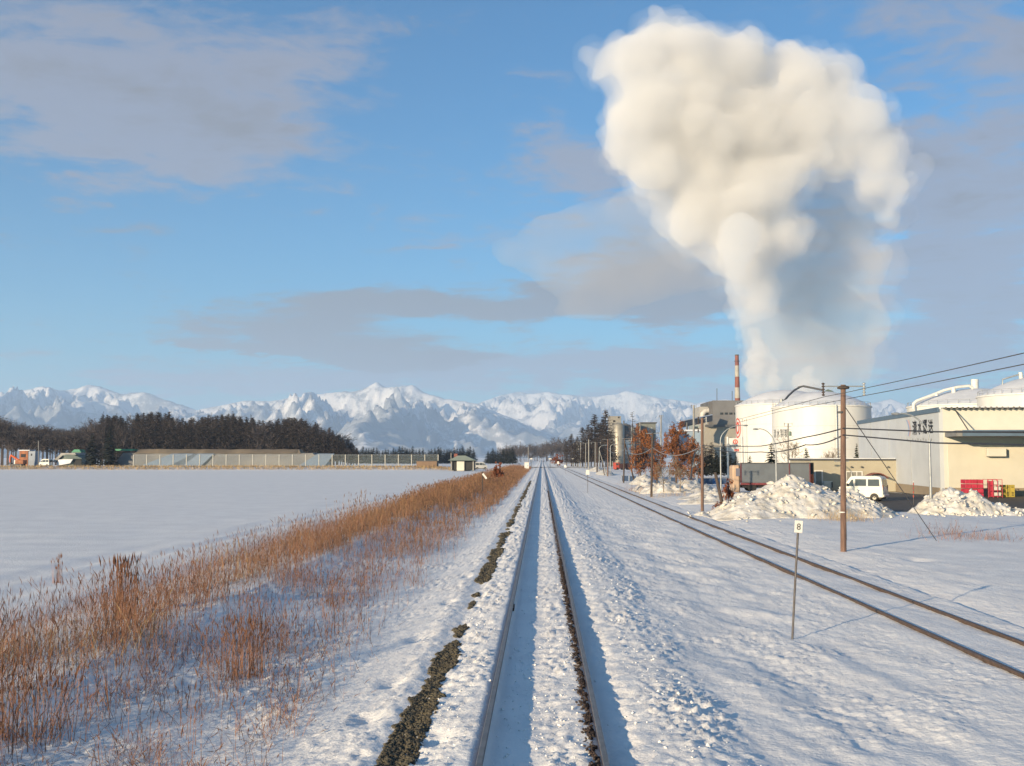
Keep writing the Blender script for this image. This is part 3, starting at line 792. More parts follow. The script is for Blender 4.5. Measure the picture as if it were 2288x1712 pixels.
pb, Hb, bb = line_pole(1761, 1045, 946, 150, 'concrete power pole with transformers in front of the white tank', .13, .55, mat=M_CONC)
for k in (1, 2):
    MB().tube([(-.5, 0, Hb - .05 - k * .42), (.55, 0, Hb - .05 - k * .42)], .03, 6).build('cross_arm', M_GALV, pb)
MB().lathe((.32, -.05, Hb - 1.75), [(.20, 0), (.23, .05), (.23, .55), (.15, .62)], 12).build('transformer', pm('transformer_green', (.16, .22, .18), None, .5, 3), pb, True)
line_pole(1477, 1040, 928, 165, 'pale concrete power pole rising behind the brown oaks', .12, .28, mat=M_CONC)
line_pole(1550, 1062, 906, 120, 'tall pale power pole between the oaks and the grey factory tower', .13, .28, mat=M_CONC)
line_pole(1430, 1058, 944, 128, 'pale pole among the leaves of the left brown oak', .09, 0, mat=M_CONC)
line_pole(86, 1040, 985, 262, 'thin grey pole beside the orange hut across the field', .11, 0, mat=M_CONC)
line_pole(1180.5, 1034, 999, 262, 'thin pale pole beside the white trackside cabinet', .10, 0, mat=M_CONC)
line_pole(1008, 1042, 1012, 240, 'short pale post at the corner of the open garage', .12, 0, mat=M_CONC)
# slanting props
def prop(p0, p1, Y0, Y1, label, r=.09, mat=M_WOODD):
    a, b = at(*p0, Y0), at(*p1, Y1); a.z = gz(a.x, a.y) - .15
    o = empty('prop_post', a); tag(o, label, 'prop', 'slanting props of the line poles')
    MB().tube([(0, 0, 0), (b - a) * .5, b - a], [r, r * .95, r * .85], 10).build('post', mat, o, True)
    MB().lathe(tuple(b - a), [(r * .86, -.03), (r * .9, 0), (.01, .02)], 10).build('end_cut', M_WOODD, o)
prop((1616, 1120), (1598, 1056), 62, 62, 'dark slanting post leaning left behind the snow pile', .105)
prop((1418, 1073), (1397, 992), 122, 118.4, 'long dark prop leaning against the pole left of the oaks')
prop((1539, 1066), (1552, 1012), 100, 100, 'pale slanting post leaning right under the large oak', .08, M_CONC)
prop((1357, 1036), (1339, 1006), 160, 160, 'thin pale slanting strut beside the far curved lamps', .06, M_CONC)
prop((1351, 1056), (1346, 1038), 165, 165, 'short dark stub post by the far slim line pole', .07)
# wires
def wire(name, pts, r, mat, label, sag=0.0, n=14):
    pts = [Vector(p) for p in pts]; out = []
    for a, b in zip(pts[:-1], pts[1:]):
        for k in range(n):
            t = k / n; q = a.lerp(b, t); q.z -= sag * 4 * t * (1 - t); out.append(q)
    out.append(pts[-1])
    o = MB().tube(out, r, 6).build(name, mat, None, True)
    return tag(o, label, 'wire', 'overhead wires on the right')
top1 = Vector((mb_.x + .62, mb_.y - .07, mb_.z + MH - .40)); top0 = Vector((mb_.x - .62, mb_.y - .07, mb_.z + MH - .40))
wire('overhead_wire', [at(2500, 725, 16), top1 + Vector((0, 0, .28)), at(1700, 1000 - 60, 120)], .011, M_WIRET, 'upper thin bare wire running up to the right frame edge', .05) if False else None
w1 = at(1845, 886, 33); w2 = at(1921, 886, 32.4)
wire('overhead_wire', [at(2420, 758, 17), at(2288, 789, 19.5), at(1940, 866, 31), w1, at(1650, 937, 60)], .010, M_WIRET, 'upper thin wire sloping down from the right edge past the near pole top', .01)
wire('overhead_wire', [at(2420, 790, 17), at(2288, 814, 19.5), w2, at(1740, 920, 50), at(1650, 944, 64)], .010, M_WIRET, 'second thin wire just below the highest one', .01)
ca, cb = at(1884, 957, 32.5), at(1884, 972, 32.5)
wire('overhead_wire', [at(2420, 973, 17), at(2288, 966, 19), at(2090, 965, 25), ca], .020, M_WIRE, 'upper thick black cable right of the near wooden pole', .0)
wire('overhead_wire', [at(2420, 1000, 17), at(2288, 994, 19), at(2090, 990, 25), cb], .020, M_WIRE, 'lower thick black cable right of the near wooden pole', .0)
wire('overhead_wire', [ca, at(1800, 977, 37), at(1700, 997, 45), at(1569, 996, 57.2)], .020, M_WIRE, 'upper thick black cable left of the near wooden pole', .02)
wire('overhead_wire', [cb, at(1800, 994, 37), at(1700, 1010, 45), at(1569, 1000, 57.2)], .020, M_WIRE, 'lower thick black cable left of the near wooden pole', .10)
wire('overhead_wire', [at(1569, 996, 57.2), at(1458, 1000, 79), at(1396, 1003, 118), at(1357, 1003, 158)], .018, M_GALV, 'sagging grey cable strung across the oak trees', .55)
g0, g1 = at(1888, 909, 32.5), at(2092, 1204, 36); g1.z = gz(g1.x, g1.y)
o = wire('guy_wire', [g0, g1], .013, M_WIRET, 'slanting guy wire from the near pole down to the snow', 0)
# curved street lamps
def street_lamp(fx, fy, Y, ty, hx, hy, label, r=.07, base_z=None):
    b = at(fx, fy, Y); b.z = gz(b.x, Y) - .1; t = at(fx, ty, Y); hd = at(hx, hy, Y)
    root = empty('street_lamp', b); tag(root, label, 'street lamp', 'curved arm street lamps')
    H = t.z - b.z; L = hd.x - b.x; D = hd.z - b.z
    MB().tube([(0, 0, 0), (0, 0, H)], [r, r * .75], 10).build('pole', M_GALV, root, True)
    pts = [Vector((L * (1 - math.cos(k / 8 * math.pi / 2)) * .93, 0, H + (D + .03 - H) * math.sin(k / 8 * math.pi / 2))) for k in range(9)]
    MB().tube(pts, r * .5, 8).build('arm', M_GALV, root, True)
    sg = 1 if L > 0 else -1; hs = .42
    h_ = MB(); rings = []
    for k in range(7):
        t_ = k / 6; x_ = L * .92 + sg * hs * (t_ * 1.15); rr = .03 + .10 * math.sin(min(1, t_ * 1.1) * math.pi * .86)
        rings.append([Vector((x_, rr * math.cos(a * math.pi / 5), D + rr * .62 * math.sin(a * math.pi / 5))) for a in range(10)])
    h_.loft(rings).build('lamp_head', M_GALV, root, True)
    return root
street_lamp(2081, 1150, 55, 985, 2008, 925, 'street lamp in front of the pale warehouse wall, behind the right snow pile', .075)
street_lamp(1735, 1090, 84, 1005, 1693, 959, 'street lamp behind the big snow pile, its head left against the tank', .075)
street_lamp(1611, 1092, 95, 985, 1663, 951, 'street lamp with its arm to the right, left of the white sign posts', .075)
street_lamp(1364, 1058, 170, 1000, 1372, 993, 'small curved street lamp right of the far slim pole', .07)
street_lamp(1339, 1045, 215, 1004, 1352, 995, 'farthest curved street lamp before the larches', .07)

# number board and small trackside posts
def num_board(fx, fy, Y, tx, ty, wpx, hpx, label, text=None):
    b = at(fx, fy, Y); b.z = gz(b.x, Y) - .05; t = at(tx, ty, Y)
    root = empty('number_post', b); tag(root, label, 'track sign', 'small white track signs')
    d = t - b; k = Y / F_PX; hw, hh = wpx * k / 2, hpx * k
    ax = d.normalized(); 
    MB().tube([(0, 0, -.1), d * .5, d * .96], .018, 8).build('rod', pm('sign_rod', (.10, .095, .10), (.07, .06, .06), .6, 20), root, True)
    m3 = Matrix.Rotation(math.atan2(d.x, d.z), 3, 'Y')
    MB().box(d - ax * hh * .5 + Vector((0, -.024, 0)), (hw * 2, .012, hh), m=m3, bev=.004).build('board', M_WHITE, root)
    if text: text_mesh(text, d - ax * hh * .5 + Vector((0, -.033, 0)), m3 @ Matrix.Rotation(R(90), 3, 'X'), hh * .52, root, M_BLACK, sx=.95, name='number')
    return root
def text_mesh(s_, loc, rot, size, parent, mat, sx=1.0, name='lettering', bold=.0, width=None):
    c = bpy.data.curves.new('t', 'FONT'); c.body = s_; c.align_x = 'CENTER'; c.align_y = 'CENTER'; c.size = 1.0; c.offset = bold; c.resolution_u = 3
    t = bpy.data.objects.new('t', c); col.objects.link(t); bpy.context.view_layer.update()
    me = bpy.data.meshes.new_from_object(t.evaluated_get(bpy.context.evaluated_depsgraph_get())); bpy.data.objects.remove(t); bpy.data.curves.remove(c)
    co = np.empty(len(me.vertices) * 3, np.float32); me.vertices.foreach_get('co', co); co = co.reshape(-1, 3)
    mn, mx = co.min(0), co.max(0); cc = (mn + mx) / 2; co -= cc; co /= (mx - mn)[1]
    wid = (mx - mn)[0] / (mx - mn)[1]
    co[:, 0] *= (width / (wid * size)) if width else sx; co *= size
    me.vertices.foreach_set('co', co.ravel()); me.transform(rot.to_4x4()); me.update()
    me.materials.clear(); me.materials.append(mat)
    o = bpy.data.objects.new(name, me); o.location = loc
    return link(o, parent)
num_board(1768.5, 1403, 17.1, 1784.5, 1163, 18, 27, 'thin leaning rod with a white number 8 board between the tracks', '8')
num_board(1313, 1098, 85, 1313, 1050, 8, 11, 'second white track sign further off between the tracks')
num_board(1263, 1056, 180, 1263, 1039, 5, 6, 'third small white track sign far off near the crossing')
num_board(1247, 1043, 285, 1247, 1031, 4, 6, 'small white upright marker board beside the level crossing')
num_board(2041, 1122, 66, 2041, 1075, 2.2, 3, 'red and white striped snow marker rod on the yard asphalt')
for k in range(4):
    p = at(2041, 1082 + k * 9, 65.9)
    MB().lathe(p, [(.03, -.07), (.03, .07)], 8).build('red_band', M_RED, None, True).parent = bpy.data.objects['number_post.004']
for ch in bpy.data.objects['number_post.004'].children:
    if ch.name.startswith('red_band'): ch.location = -Vector(bpy.data.objects['number_post.004'].location)
# flag like board on a post in the verge
b = at(1078, 1092, 80); b.z = -.3; root = empty('marker_post', b); tag(root, 'dark post with a white slanting board in the grass belt', 'marker post')
MB().tube([(0, 0, 0), (0, 0, 1.95)], .045, 8).build('post', M_WOODD, root, True)
MB().box((.16, -.05, 1.62), (.14, .02, .48), m=Matrix.Rotation(R(-38), 3, 'Y')).build('board', M_WHITE, root)
# white cabinet
b = at(1177, 1041, 250); b.z = -.2; root = empty('relay_cabinet', b); tag(root, 'white trackside relay cabinet beside its thin pole', 'cabinet')
MB().box((0, 0, .95), (1.05, .8, 1.7), bev=.03).build('body', M_WHITE, root)
MB().box((0, 0, 1.83), (1.2, .95, .08), bev=.02).build('lid', M_GALV, root)
MB().box((.2, -.41, .95), (.06, .03, .3)).build('handle', M_GREYD, root)
MB().box((0, 0, .05), (1.1, .85, .2)).build('plinth', M_CONC, root)
#---MORE3---

# ------------------------------------------------------------------ yard, snow piles
YZ = -.27
def sheet(name, pts, z, mat, n=1):
    m = MB(); m.poly([(x, y, z) for x, y in pts]); return struct(m.build(name, mat))
yard_pts = [(15.0, 57.5), (24, 56.5), (36, 56.2), (60, 56), (60, 82), (30, 82), (26.5, 96), (20.5, 96), (17.5, 75)]
sheet('yard_asphalt', yard_pts, -.145, M_ASPH)
struct(MB().poly([(x, y, -.135) for x, y in ((9.8, 128), (13.8, 108), (15.8, 108), (13, 150), (10.8, 190))]).build('road', M_ASPH))
def snow_pile(name, bumps, x0, x1, y0, y1, step, label, seed, rough=.28, mat=None):
    xs, ys = np.arange(x0, x1, step), np.arange(y0, y1, step)
    XX, YY = np.meshgrid(xs, ys); h = np.zeros_like(XX)
    wx = XX + .35 * fbm2(XX * .8, YY * .8, 2, seed); wy = YY + .35 * fbm2(XX * .8 + 5, YY * .8, 2, seed + 1)
    for cx, cy_, rx, ry, hh in bumps:
        d = np.sqrt(((wx - cx) / rx) ** 2 + ((wy - cy_) / ry) ** 2)
        h = np.maximum(h, hh * np.clip(1 - d, 0, 1) ** .92)
    c = fbm2(XX * 1.6, YY * 1.6, 4, seed + 3, .62); c2 = np.maximum(fbm2(XX * 4.2, YY * 4.2, 2, seed + 4), 0)
    m_ = np.clip(h / .35, 0, 1)
    z = h + m_ * (c * rough * 1.3 + c2 * rough * .75)
    zg = ground_z(XX.ravel(), YY.ravel()).reshape(XX.shape)
    z = zg + np.where(h > .01, z, -.12)
    nx_, ny_ = len(xs), len(ys)
    i_ = (np.arange(ny_ - 1)[:, None] * nx_ + np.arange(nx_ - 1)[None, :])
    hm = h > .004
    keep = (hm[:-1, :-1] | hm[1:, :-1] | hm[:-1, 1:] | hm[1:, 1:]).ravel()
    i_ = i_.ravel()[keep]
    V_ = np.stack([XX.ravel(), YY.ravel(), z.ravel()], 1); F_ = np.stack([i_, i_ + 1, i_ + 1 + nx_, i_ + nx_], 1)
    used, inv = np.unique(F_, return_inverse=True)
    o = arr_obj(name, V_[used], inv.reshape(F_.shape), mat or M_PILE)
    return tag(o, label, 'snow pile', 'ploughed snow piles')
snow_pile('snow_pile', [(12.05, 52.6, 4.0, 3.2, 1.95), (9.9, 51.4, 2.6, 2.6, .95), (11.0, 52.0, 2.6, 2.6, 1.35), (14.3, 52.2, 2.6, 2.4, .95), (13.2, 52.6, 2.2, 2.4, 1.35)], 7.2, 16.6, 48.8, 56.5, .07, 'large steep snow pile left of the near wooden pole', 201, .13)
snow_pile('snow_pile', [(15.2, 54.2, 1.9, 1.9, 1.25), (16.1, 54.0, 1.5, 1.5, .75), (14.2, 54.6, 1.6, 1.4, 1.12)], 12.6, 18.9, 51.8, 57.2, .07, 'smaller snow pile right of the near pole, in front of the van', 211, .17)
snow_pile('snow_pile', [(20.6, 55.0, 2.1, 2.0, 1.35), (21.7, 54.8, 1.4, 1.6, 1.2), (19.7, 54.7, 1.4, 1.4, .9), (22.8, 54.6, 1.7, 1.3, .50), (24.0, 54.4, 1.6, .9, .28)], 16.8, 25.8, 52.2, 57.6, .07, 'lumpy snow pile at the right, before the red crates', 221, .22)
snow_pile('snow_pile', [(9.9, 86, 2.2, 2.2, .85), (11.8, 87, 2.4, 2.2, 1.0), (8.9, 92, 1.5, 3, .8)], 6.9, 15, 82, 97, .12, 'low snow pile around the bare bush by the line poles', 231, .3)
snow_pile('snow_pile', [(10.4, 66, 2.2, 2.0, .45), (12.0, 68, 2.4, 2.0, .55), (11.5, 72, 2.6, 3, .6)], 7.6, 15.5, 62, 76, .12, 'low snow bank behind the slanting dark post', 241, .25)
snow_pile('snow_pile', [(10.6, 112, 1.6, 4, 1.0), (11.8, 114, 2.6, 4, .7)], 8.4, 15, 106, 120, .2, 'snow bank at the foot of the pole with the long prop', 251, .3)
snow_pile('snow_pile', [(10.2, 175, 1.4, 12, .8)], 8.4, 13, 160, 190, .3, 'low snow bank beside the far road, nearer one', 252, .3)
snow_pile('snow_pile', [(10.9, 215, 1.5, 14, .9)], 8.4, 14, 198, 232, .3, 'low snow bank beside the far road, farther one', 253, .3)
# clods thrown off the piles
rg = np.random.default_rng(5)
cx_ = np.concatenate([rg.normal(12, 2.6, 110), rg.normal(15.6, 1.3, 90), rg.normal(21.5, 2.2, 150)]); cy2 = np.concatenate([rg.normal(51.4, 1.5, 110), rg.normal(53.2, 1.0, 90), rg.normal(53.6, .9, 150)])
dg = bpy.context.evaluated_depsgraph_get(); bpy.context.view_layer.update()
def surf_z(x, y):
    hit, loc, *_ = sc.ray_cast(dg, Vector((x, y, 6)), Vector((0, 0, -1)), distance=8)
    return loc.z if hit else 0
dg = bpy.context.evaluated_depsgraph_get()
# (haze and steam meshes do not reach here from 6 m up: cast starts inside them, downward)
hidden = [o_ for o_ in (haze,)]
PP = []
pile_objs = [o_ for o_ in sc.objects if o_.name.startswith('snow_pile')][:3]
from mathutils.bvhtree import BVHTree
bvhs = [BVHTree.FromPolygons([v_.co[:] for v_ in o_.data.vertices], [p.vertices[:] for p in o_.data.polygons]) for o_ in pile_objs]
for a, b in zip(cx_, cy2):
    if 17.0 < a < 18.6: continue
    zt = gz(a, b)
    for bv in bvhs:
        hit = bv.ray_cast(Vector((a, b, 8)), Vector((0, 0, -1)))
        if hit[0] is not None: zt = max(zt, hit[0].z)
    PP.append((a, b, zt + .02))
o = stones('snow_clods', np.array(PP), rg.uniform(.05, .19, len(PP)) * rg.uniform(.6, 1.2, len(PP)), M_PILE, seed=77)
stuff(o, 'loose clods of snow lying on and before the snow piles', 'snow clods')

# ------------------------------------------------------------------ warehouse
TH = R(5.3)
wroot = empty('warehouse', (29.9, 81, YZ), -TH)           # local x: along the front, local y: away along the side wall
tag(wroot, 'pale warehouse with a blue trimmed roof, loading canopy and dark sign', 'warehouse')
WH = 6.62; WL, WD = 26.0, 30.2
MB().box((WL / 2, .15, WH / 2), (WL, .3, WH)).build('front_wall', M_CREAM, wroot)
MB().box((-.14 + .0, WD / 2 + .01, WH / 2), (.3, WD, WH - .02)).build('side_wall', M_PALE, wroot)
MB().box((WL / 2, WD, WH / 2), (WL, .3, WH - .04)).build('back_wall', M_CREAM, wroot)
MB().box((WL / 2, WD / 2, WH - .12), (WL - .1, WD - .1, .2)).build('roof', M_ROOFSNOW, wroot)
MB().box((-.33, WD / 2, WH - .08), (.10, WD + .2, .36)).build('roof_trim', M_BLUE, wroot)
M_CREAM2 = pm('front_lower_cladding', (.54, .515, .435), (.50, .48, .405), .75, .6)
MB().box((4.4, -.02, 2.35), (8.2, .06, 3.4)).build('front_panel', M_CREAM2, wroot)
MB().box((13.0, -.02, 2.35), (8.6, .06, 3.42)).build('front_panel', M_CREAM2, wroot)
MB().box((4.5, -.05, .36), (9.0, .12, .74)).build('base_wall', M_TANWALL, wroot)
MB().box((-.33, 8.0, .36), (.08, 15.8, .72)).build('base_wall', M_TANWALL, wroot)
# corrugated eave: each rib end a piece of its own
rib = MB().tube([(0, -.55, 0), (0, .5, 0)], .085, 8).build('roof_rib', pm('rib_grey', (.16, .155, .15), None, .7, 2), wroot); rib.location = (.1, 0, WH + .02)
MB().box((WL / 2, -.2, WH + .06), (WL, .7, .05)).build('eave_sheet', M_ROOFSNOW, wroot)
for k in range(1, 40):
    c = rib.copy(); col.objects.link(c); c.parent = wroot; c.location = (.1 + k * .40, 0, WH + .02)
# loading canopy with stays
cz = 4.50
cn = MB(); cn.prism([(.1, 0, cz - .0), (.1, -3.0, cz - .0), (.1, -3.05, cz + .42), (.1, 0, cz + .30)], (WL - 1, 0, 0)); cn.build('canopy', pm('canopy_grey', (.22, .22, .22), None, .7, 1), wroot)
MB().box((WL / 2, -3.10, cz + .22), (WL - 1.0, .08, .44)).build('canopy_fascia', M_BLUE, wroot)
MB().box((WL / 2 + 2.5, -2.6, cz + .47), (WL - 6.0, .5, .06)).build('canopy_snow', M_ROOFSNOW, wroot)
for x_ in (.9, 7.8, 14.5):
    MB().tube([(x_, -.05, WH - .15), (x_ + .1, -2.7, cz + .45)], .045, 6).build('canopy_stay', M_GREYD, wroot)
MB().tube([(6.2, -1.4, cz - .12), (20, -1.4, cz - .12)], .07, 6).build('canopy_gutter', M_GREYD, wroot)
lb = MB().box((3.6, -.35, 3.35), (1.35, .5, .62), bev=.04).build('wall_lamp_box', M_CREAM, wroot)
MB().box((8.35, -.04, 3.0), (.35, .10, 5.0)).build('downpipe', M_CREAM, wroot)
# roll door at the right
MB().box((17.3, -.12, 1.75), (5.2, .06, 3.5)).build('roll_door', pm('door_blue', (.20, .31, .35), (.18, .28, .32), .5, .5), wroot)
MB().box((14.45, -.14, 1.8), (.28, .14, 3.6)).build('door_frame', pm('door_frame_pink', (.42, .30, .29), None, .7, 2), wroot)
MB().box((17.0, -.14, 3.62), (5.3, .14, .22)).build('door_frame', MATS['door_frame_pink'], wroot)
for k in range(6):
    MB().box((14.30, -.30, .10 + k * .17), (.18, .18, .085)).build('guard_band', M_YEL if k % 2 else M_BLACK, wroot)
# sign on the side wall: 清水運送
rt = Matrix(((0, 0, -1), (-1, 0, 0), (0, 1, 0)))           # text x -> -y, text y -> +z, normal -> -x
def side(y_, z_): return Vector((-.305 + .0, y_, z_))
def wall_y(px): return (22.37 / ((px - 1211) / 2400 - .093) - 81) / math.cos(TH)
def wall_z(py, y_): return CAM_Z + (1022 - py) * (81 + y_) / 2400 - YZ
for ch, px0, px1, y0, y1 in (('清', 2038, 2048, 941, 973), ('水', 2050, 2059, 940, 972), ('運', 2061, 2071, 939, 971), ('送', 2073, 2084, 938, 970)):
    ya, yb = wall_y(px0), wall_y(px1); ym = (ya + yb) / 2
    z1, z0 = wall_z(y0, ym), wall_z(y1, ym)
    text_mesh(ch, side(ym, (z0 + z1) / 2), rt, z1 - z0, wroot, M_BLACK, width=ya - yb, name='sign_character', bold=.022)
wv = MB()
for side_, mt, nm in ((0, pm('logo_blue', (.30, .40, .58), None, .6, 2), 'logo_wave'), (1, pm('logo_pink', (.62, .42, .42), None, .6, 2), 'logo_wave')):
    m = MB(); L_ = []
    for k in range(9):
        t = k / 8; yq = 10.0 - .9 * math.sin(t * 2.6) * .8 - side_ * .45; zq = wall_z(976 - 37 * (1 - t), 9) if False else wall_z(939 + 36 * t, 9)
        L_.append((yq, zq))
    for (a, b), (c, d) in zip(L_[:-1], L_[1:]):
        m.quad((-.305, a, b), (-.305, a - .4, b), (-.305, c - .4, d), (-.305, c, d))
    m.build(nm, mt, wroot)
for k in range(5):
    yq = wall_y(2010 + k * 11.5); zq = wall_z(979 - k * .4, yq)
    MB().quad((-.304, yq, zq - .12), (-.304, yq - .12, zq - .12), (-.304, yq - .35, zq + .12), (-.304, yq - .22, zq + .12)).build('small_mark', M_WHITE, wroot)
for k in range(10):
    yq = wall_y(2026 + k * 5.8); zq = wall_z(984 + (k % 2) * 2.6 - k * .35, yq)
    MB().quad((-.304, yq, zq - .09), (-.304, yq - .22, zq - .09), (-.304, yq - .22, zq + .09), (-.304, yq, zq + .09)).build('small_mark', M_WINGREY, wroot)
for yq in (8.6, 16.5, 24.0):
    MB().box((-.30, yq, 3.3), (.03, .05, 6.2)).build('wall_seam', pm('seam', (.36, .38, .39), None, .7, 2), wroot)

# ------------------------------------------------------------------ office block
orx0, orx1 = at(1812, 1029, 95).x, at(2000, 1029, 95).x
oroot = empty('office_block', (orx0, 95, YZ), 0); OW = orx1 - orx0 + .35
tag(oroot, 'low flat roofed cream office block with an arched porch, beside the warehouse', 'building')
OH = 2.72
MB().box((OW / 2, 4, OH / 2), (OW, 8, OH)).build('wall', pm('office_cream', (.38, .35, .27), (.345, .32, .25), .8, .5), oroot)
MB().box((OW / 2, 4, OH + .06), (OW + .25, 8.2, .14)).build('roof', M_GREYD, oroot)
MB().box((OW / 2, 4.1, OH + .16), (OW - .1, 7.8, .08)).build('roof_snow', M_ROOFSNOW, oroot)
def opx(px): return at(px, 1060, 94.9).x - orx0
def opz(py): return at(1900, py, 94.9).z - YZ
def owin(x0, x1, y0, y1, name='window', glass=None, panes=1):
    a, b, zt, zb = opx(x0), opx(x1), opz(y0), opz(y1)
    wn = MB().box(((a + b) / 2, -.03, (zt + zb) / 2), (b - a + .16, .08, zt - zb + .16)).build(name, M_WHITE if name == 'window' else M_WHITE, oroot)
    for k in range(panes):
        q0, q1 = a + (b - a) * k / panes + .05, a + (b - a) * (k + 1) / panes - .05
        MB().box(((q0 + q1) / 2, -.08, (zt + zb) / 2), (q1 - q0, .03, zt - zb)).build('pane', glass or M_WINGREY, wn)
owin(1891, 1926, 1055, 1098, panes=3)
owin(1822, 1837, 1053, 1086, glass=M_WINGREY)
owin(1944, 1972, 1064 + 0, 1107, 'door', M_GLASS, 2)
aw = MB(); ac = (opx(1953)); L_ = []
for k in range(11):
    t = -1 + k / 5; L_.append((ac + t * .95, opz(1062) + .42 * (1 - t * t) - .25))
aw.loft([[Vector((x_, 0, z_)) for x_, z_ in L_], [Vector((x_, -1.1, z_)) for x_, z_ in L_], [Vector((x_, -1.1, z_ + .06)) for x_, z_ in L_], [Vector((x_, 0, z_ + .06)) for x_, z_ in L_]], False, False, False)
aw.build('porch_roof', M_REDST, oroot, True)
for px in (1903, 1926, 1985):
    MB().lathe((opx(px), -.12, opz(1044)), [(.01, .1), (.09, .06), (.11, 0), (.09, -.05), (.01, -.06)], 10).build('wall_vent', M_GREYD, oroot, True)
MB().box((opx(1846), -.6, opz(1083)), (.75, .35, .62), bev=.04).build('air_unit', M_CREAM, oroot)
MB().box((opx(1854), -.8, opz(1083)), (.12, .05, .5)).build('air_unit_grille', M_GREYD, oroot)
# bikes / rack clutter left out of reach: only the step rail
MB().tube([(opx(1930), -.9, opz(1090)), (opx(1943), -.9, opz(1090))], .05, 6).build('step_rail', M_GREYD, oroot)

# ------------------------------------------------------------------ tanks
def tank(px, Y, r, eave_py, dome, label, ladder=None, base=YZ):
    c = at(px, 1000, Y); z1 = at(px, eave_py, Y).z
    root = empty('storage_tank', (c.x, Y, base)); tag(root, label, 'tank', 'white storage tanks'); H = z1 - base
    MB().lathe((0, 0, 0), [(r, 0), (r, H - .02)], 64).build('shell', M_TANK, root, True)
    ring = MB().lathe((0, 0, 0), [(r + .02, H - .25), (r + .16, H - .2), (r + .16, H), (r + .02, H + .03)], 64); ring.build('eave_ring', M_WHITE, root, True)
    prof = [(r * math.cos(a), H + dome * math.sin(a)) for a in [k / 10 * math.pi / 2 for k in range(10)]] + [(.3, H + dome)]
    prof = [(r * (1 - t), H + .02 + dome * (1 - (1 - t) ** 2)) for t in [k / 12 for k in range(12)]] + [(.2, H + .02 + dome)]
    MB().lathe((0, 0, 0), prof, 64).build('dome_roof', M_ROOFSNOW, root, True)
    for z_ in (H * .36, H * .70):
        MB().lathe((0, 0, z_), [(r + .005, -.03), (r + .03, -.03), (r + .03, .03), (r + .005, .03)], 64).build('shell_seam', pm('seam_cream', (.55, .53, .47), None, .7, 2), root, True)
    # handrail on the eave
    post = MB().tube([(0, 0, 0), (0, 0, .7)], .035, 5).build('rail_post', M_GALV, root); post.location = (r * .99, 0, H)
    for k in range(1, 40):
        a = k / 40 * 2 * math.pi; q = post.copy(); col.objects.link(q); q.parent = root; q.location = (r * .99 * math.cos(a), r * .99 * math.sin(a), H)
    MB().tube([(r * .99 * math.cos(k / 40 * 6.2832), r * .99 * math.sin(k / 40 * 6.2832), H + .7) for k in range(41)], .025, 5).build('hand_rail', M_GALV, root)
    if ladder is not None:
        a = ladder
        MB().tube([((r + .25) * math.cos(a), (r + .25) * math.sin(a), .2), ((r + .25) * math.cos(a), (r + .25) * math.sin(a), H)], .13, 6).build('ladder_cage', M_GALV, root)
    return root, H, c
tB, HB, cB = tank(1757, 225, 10.25, 906, 3.2, 'left white storage tank, partly behind the other, with the red mark', R(-103))
tA, HA, cA = tank(1836, 200, 8.85, 910, 2.9, 'right of the two adjoining white tanks, behind the near pole', R(-88))
tC, HC, cC = tank(2185, 185, 11.2, 908, 3.0, 'white tank with a curved white pipe rising behind the warehouse roof', None)
tD, HD, cD = tank(2345, 160, 9.6, 884, 3.0, 'white domed tank at the right edge above the warehouse roof', None)
# lettering on the right tank, red mark on the left tank
def on_tank(root, r, ang, z_): return Vector((r * math.cos(ang), r * math.sin(ang), z_))
for ch, a in (('清', -172), ('水', -163), ('製', -155), ('糖', -147.5)):
    rot = Matrix.Rotation(R(a) + math.pi / 2, 3, 'Z') @ Matrix.Rotation(R(90), 3, 'X')
    text_mesh(ch, on_tank(tA, 8.90, R(a), at(1750, 968, 195).z - YZ), rot, 1.55, tA, M_GREYD, width=1.05, name='tank_lettering')
M_REDMARK = pm('red_mark', (.62, .07, .035), (.5, .06, .03), .6, 2)
for rr, ww, nm in ((1.75, .26, 'red_ring_mark'), (.95, .45, 'red_inner_mark')):
    m = MB(); zc = at(1655, 957, 225).z - YZ
    for k in range(28):
        q = []
        for kk in (k, k + 1):
            t = kk / 28 * 2 * math.pi
            for rq in (rr - ww / 2, rr + ww / 2):
                aa = R(-174) + rq * math.cos(t) / 10.25
                q.append(Vector((10.30 * math.cos(aa), 10.30 * math.sin(aa), zc + rq * math.sin(t) * 1.1)))
        m.quad(q[0], q[1], q[3], q[2])
    m.build(nm, M_REDMARK, tB)
# roof conveyors and pipes
def gantry(root, pts, r, mat, name, label=None):
    c = Vector(root.location)
    return MB().tube([Vector(p) - c for p in pts], r, 10).build(name, mat, root, True)
gantry(tA, [at(1783, 866, 205), at(1795, 863, 205), at(1840, 872, 202)], .19, M_GREYD, 'roof_duct')
gantry(tA, [at(1843, 877, 200), at(1850, 873, 200), at(1858, 876, 200), at(1866, 882, 199)], .26, pm('green_grey_duct', (.11, .15, .13), None, .6, 1), 'roof_duct')
gantry(tB, [at(1745, 900, 212), at(1752, 896, 212), at(1762, 884, 214), at(1775, 872, 216), at(1786, 866, 217)], .2, M_GREYD, 'roof_pipe')
gantry(tB, [at(1746, 902, 212), at(1746, 892, 212)], .35, M_GALV, 'roof_hatch')
gantry(tC, [at(2041, 915, 182), at(2041, 902, 182), at(2048, 896, 182), at(2080, 884, 182), at(2110, 872, 182), at(2140, 865, 182), at(2165, 862, 182), at(2174, 868, 182)], .24, M_WHITE, 'curved_pipe')
gantry(tC, [at(2092, 885, 182), at(2092, 878, 182)], .3, M_WHITE, 'pipe_support'); gantry(tC, [at(2131, 878, 182), at(2130, 866, 182)], .35, M_WHITE, 'pipe_support')
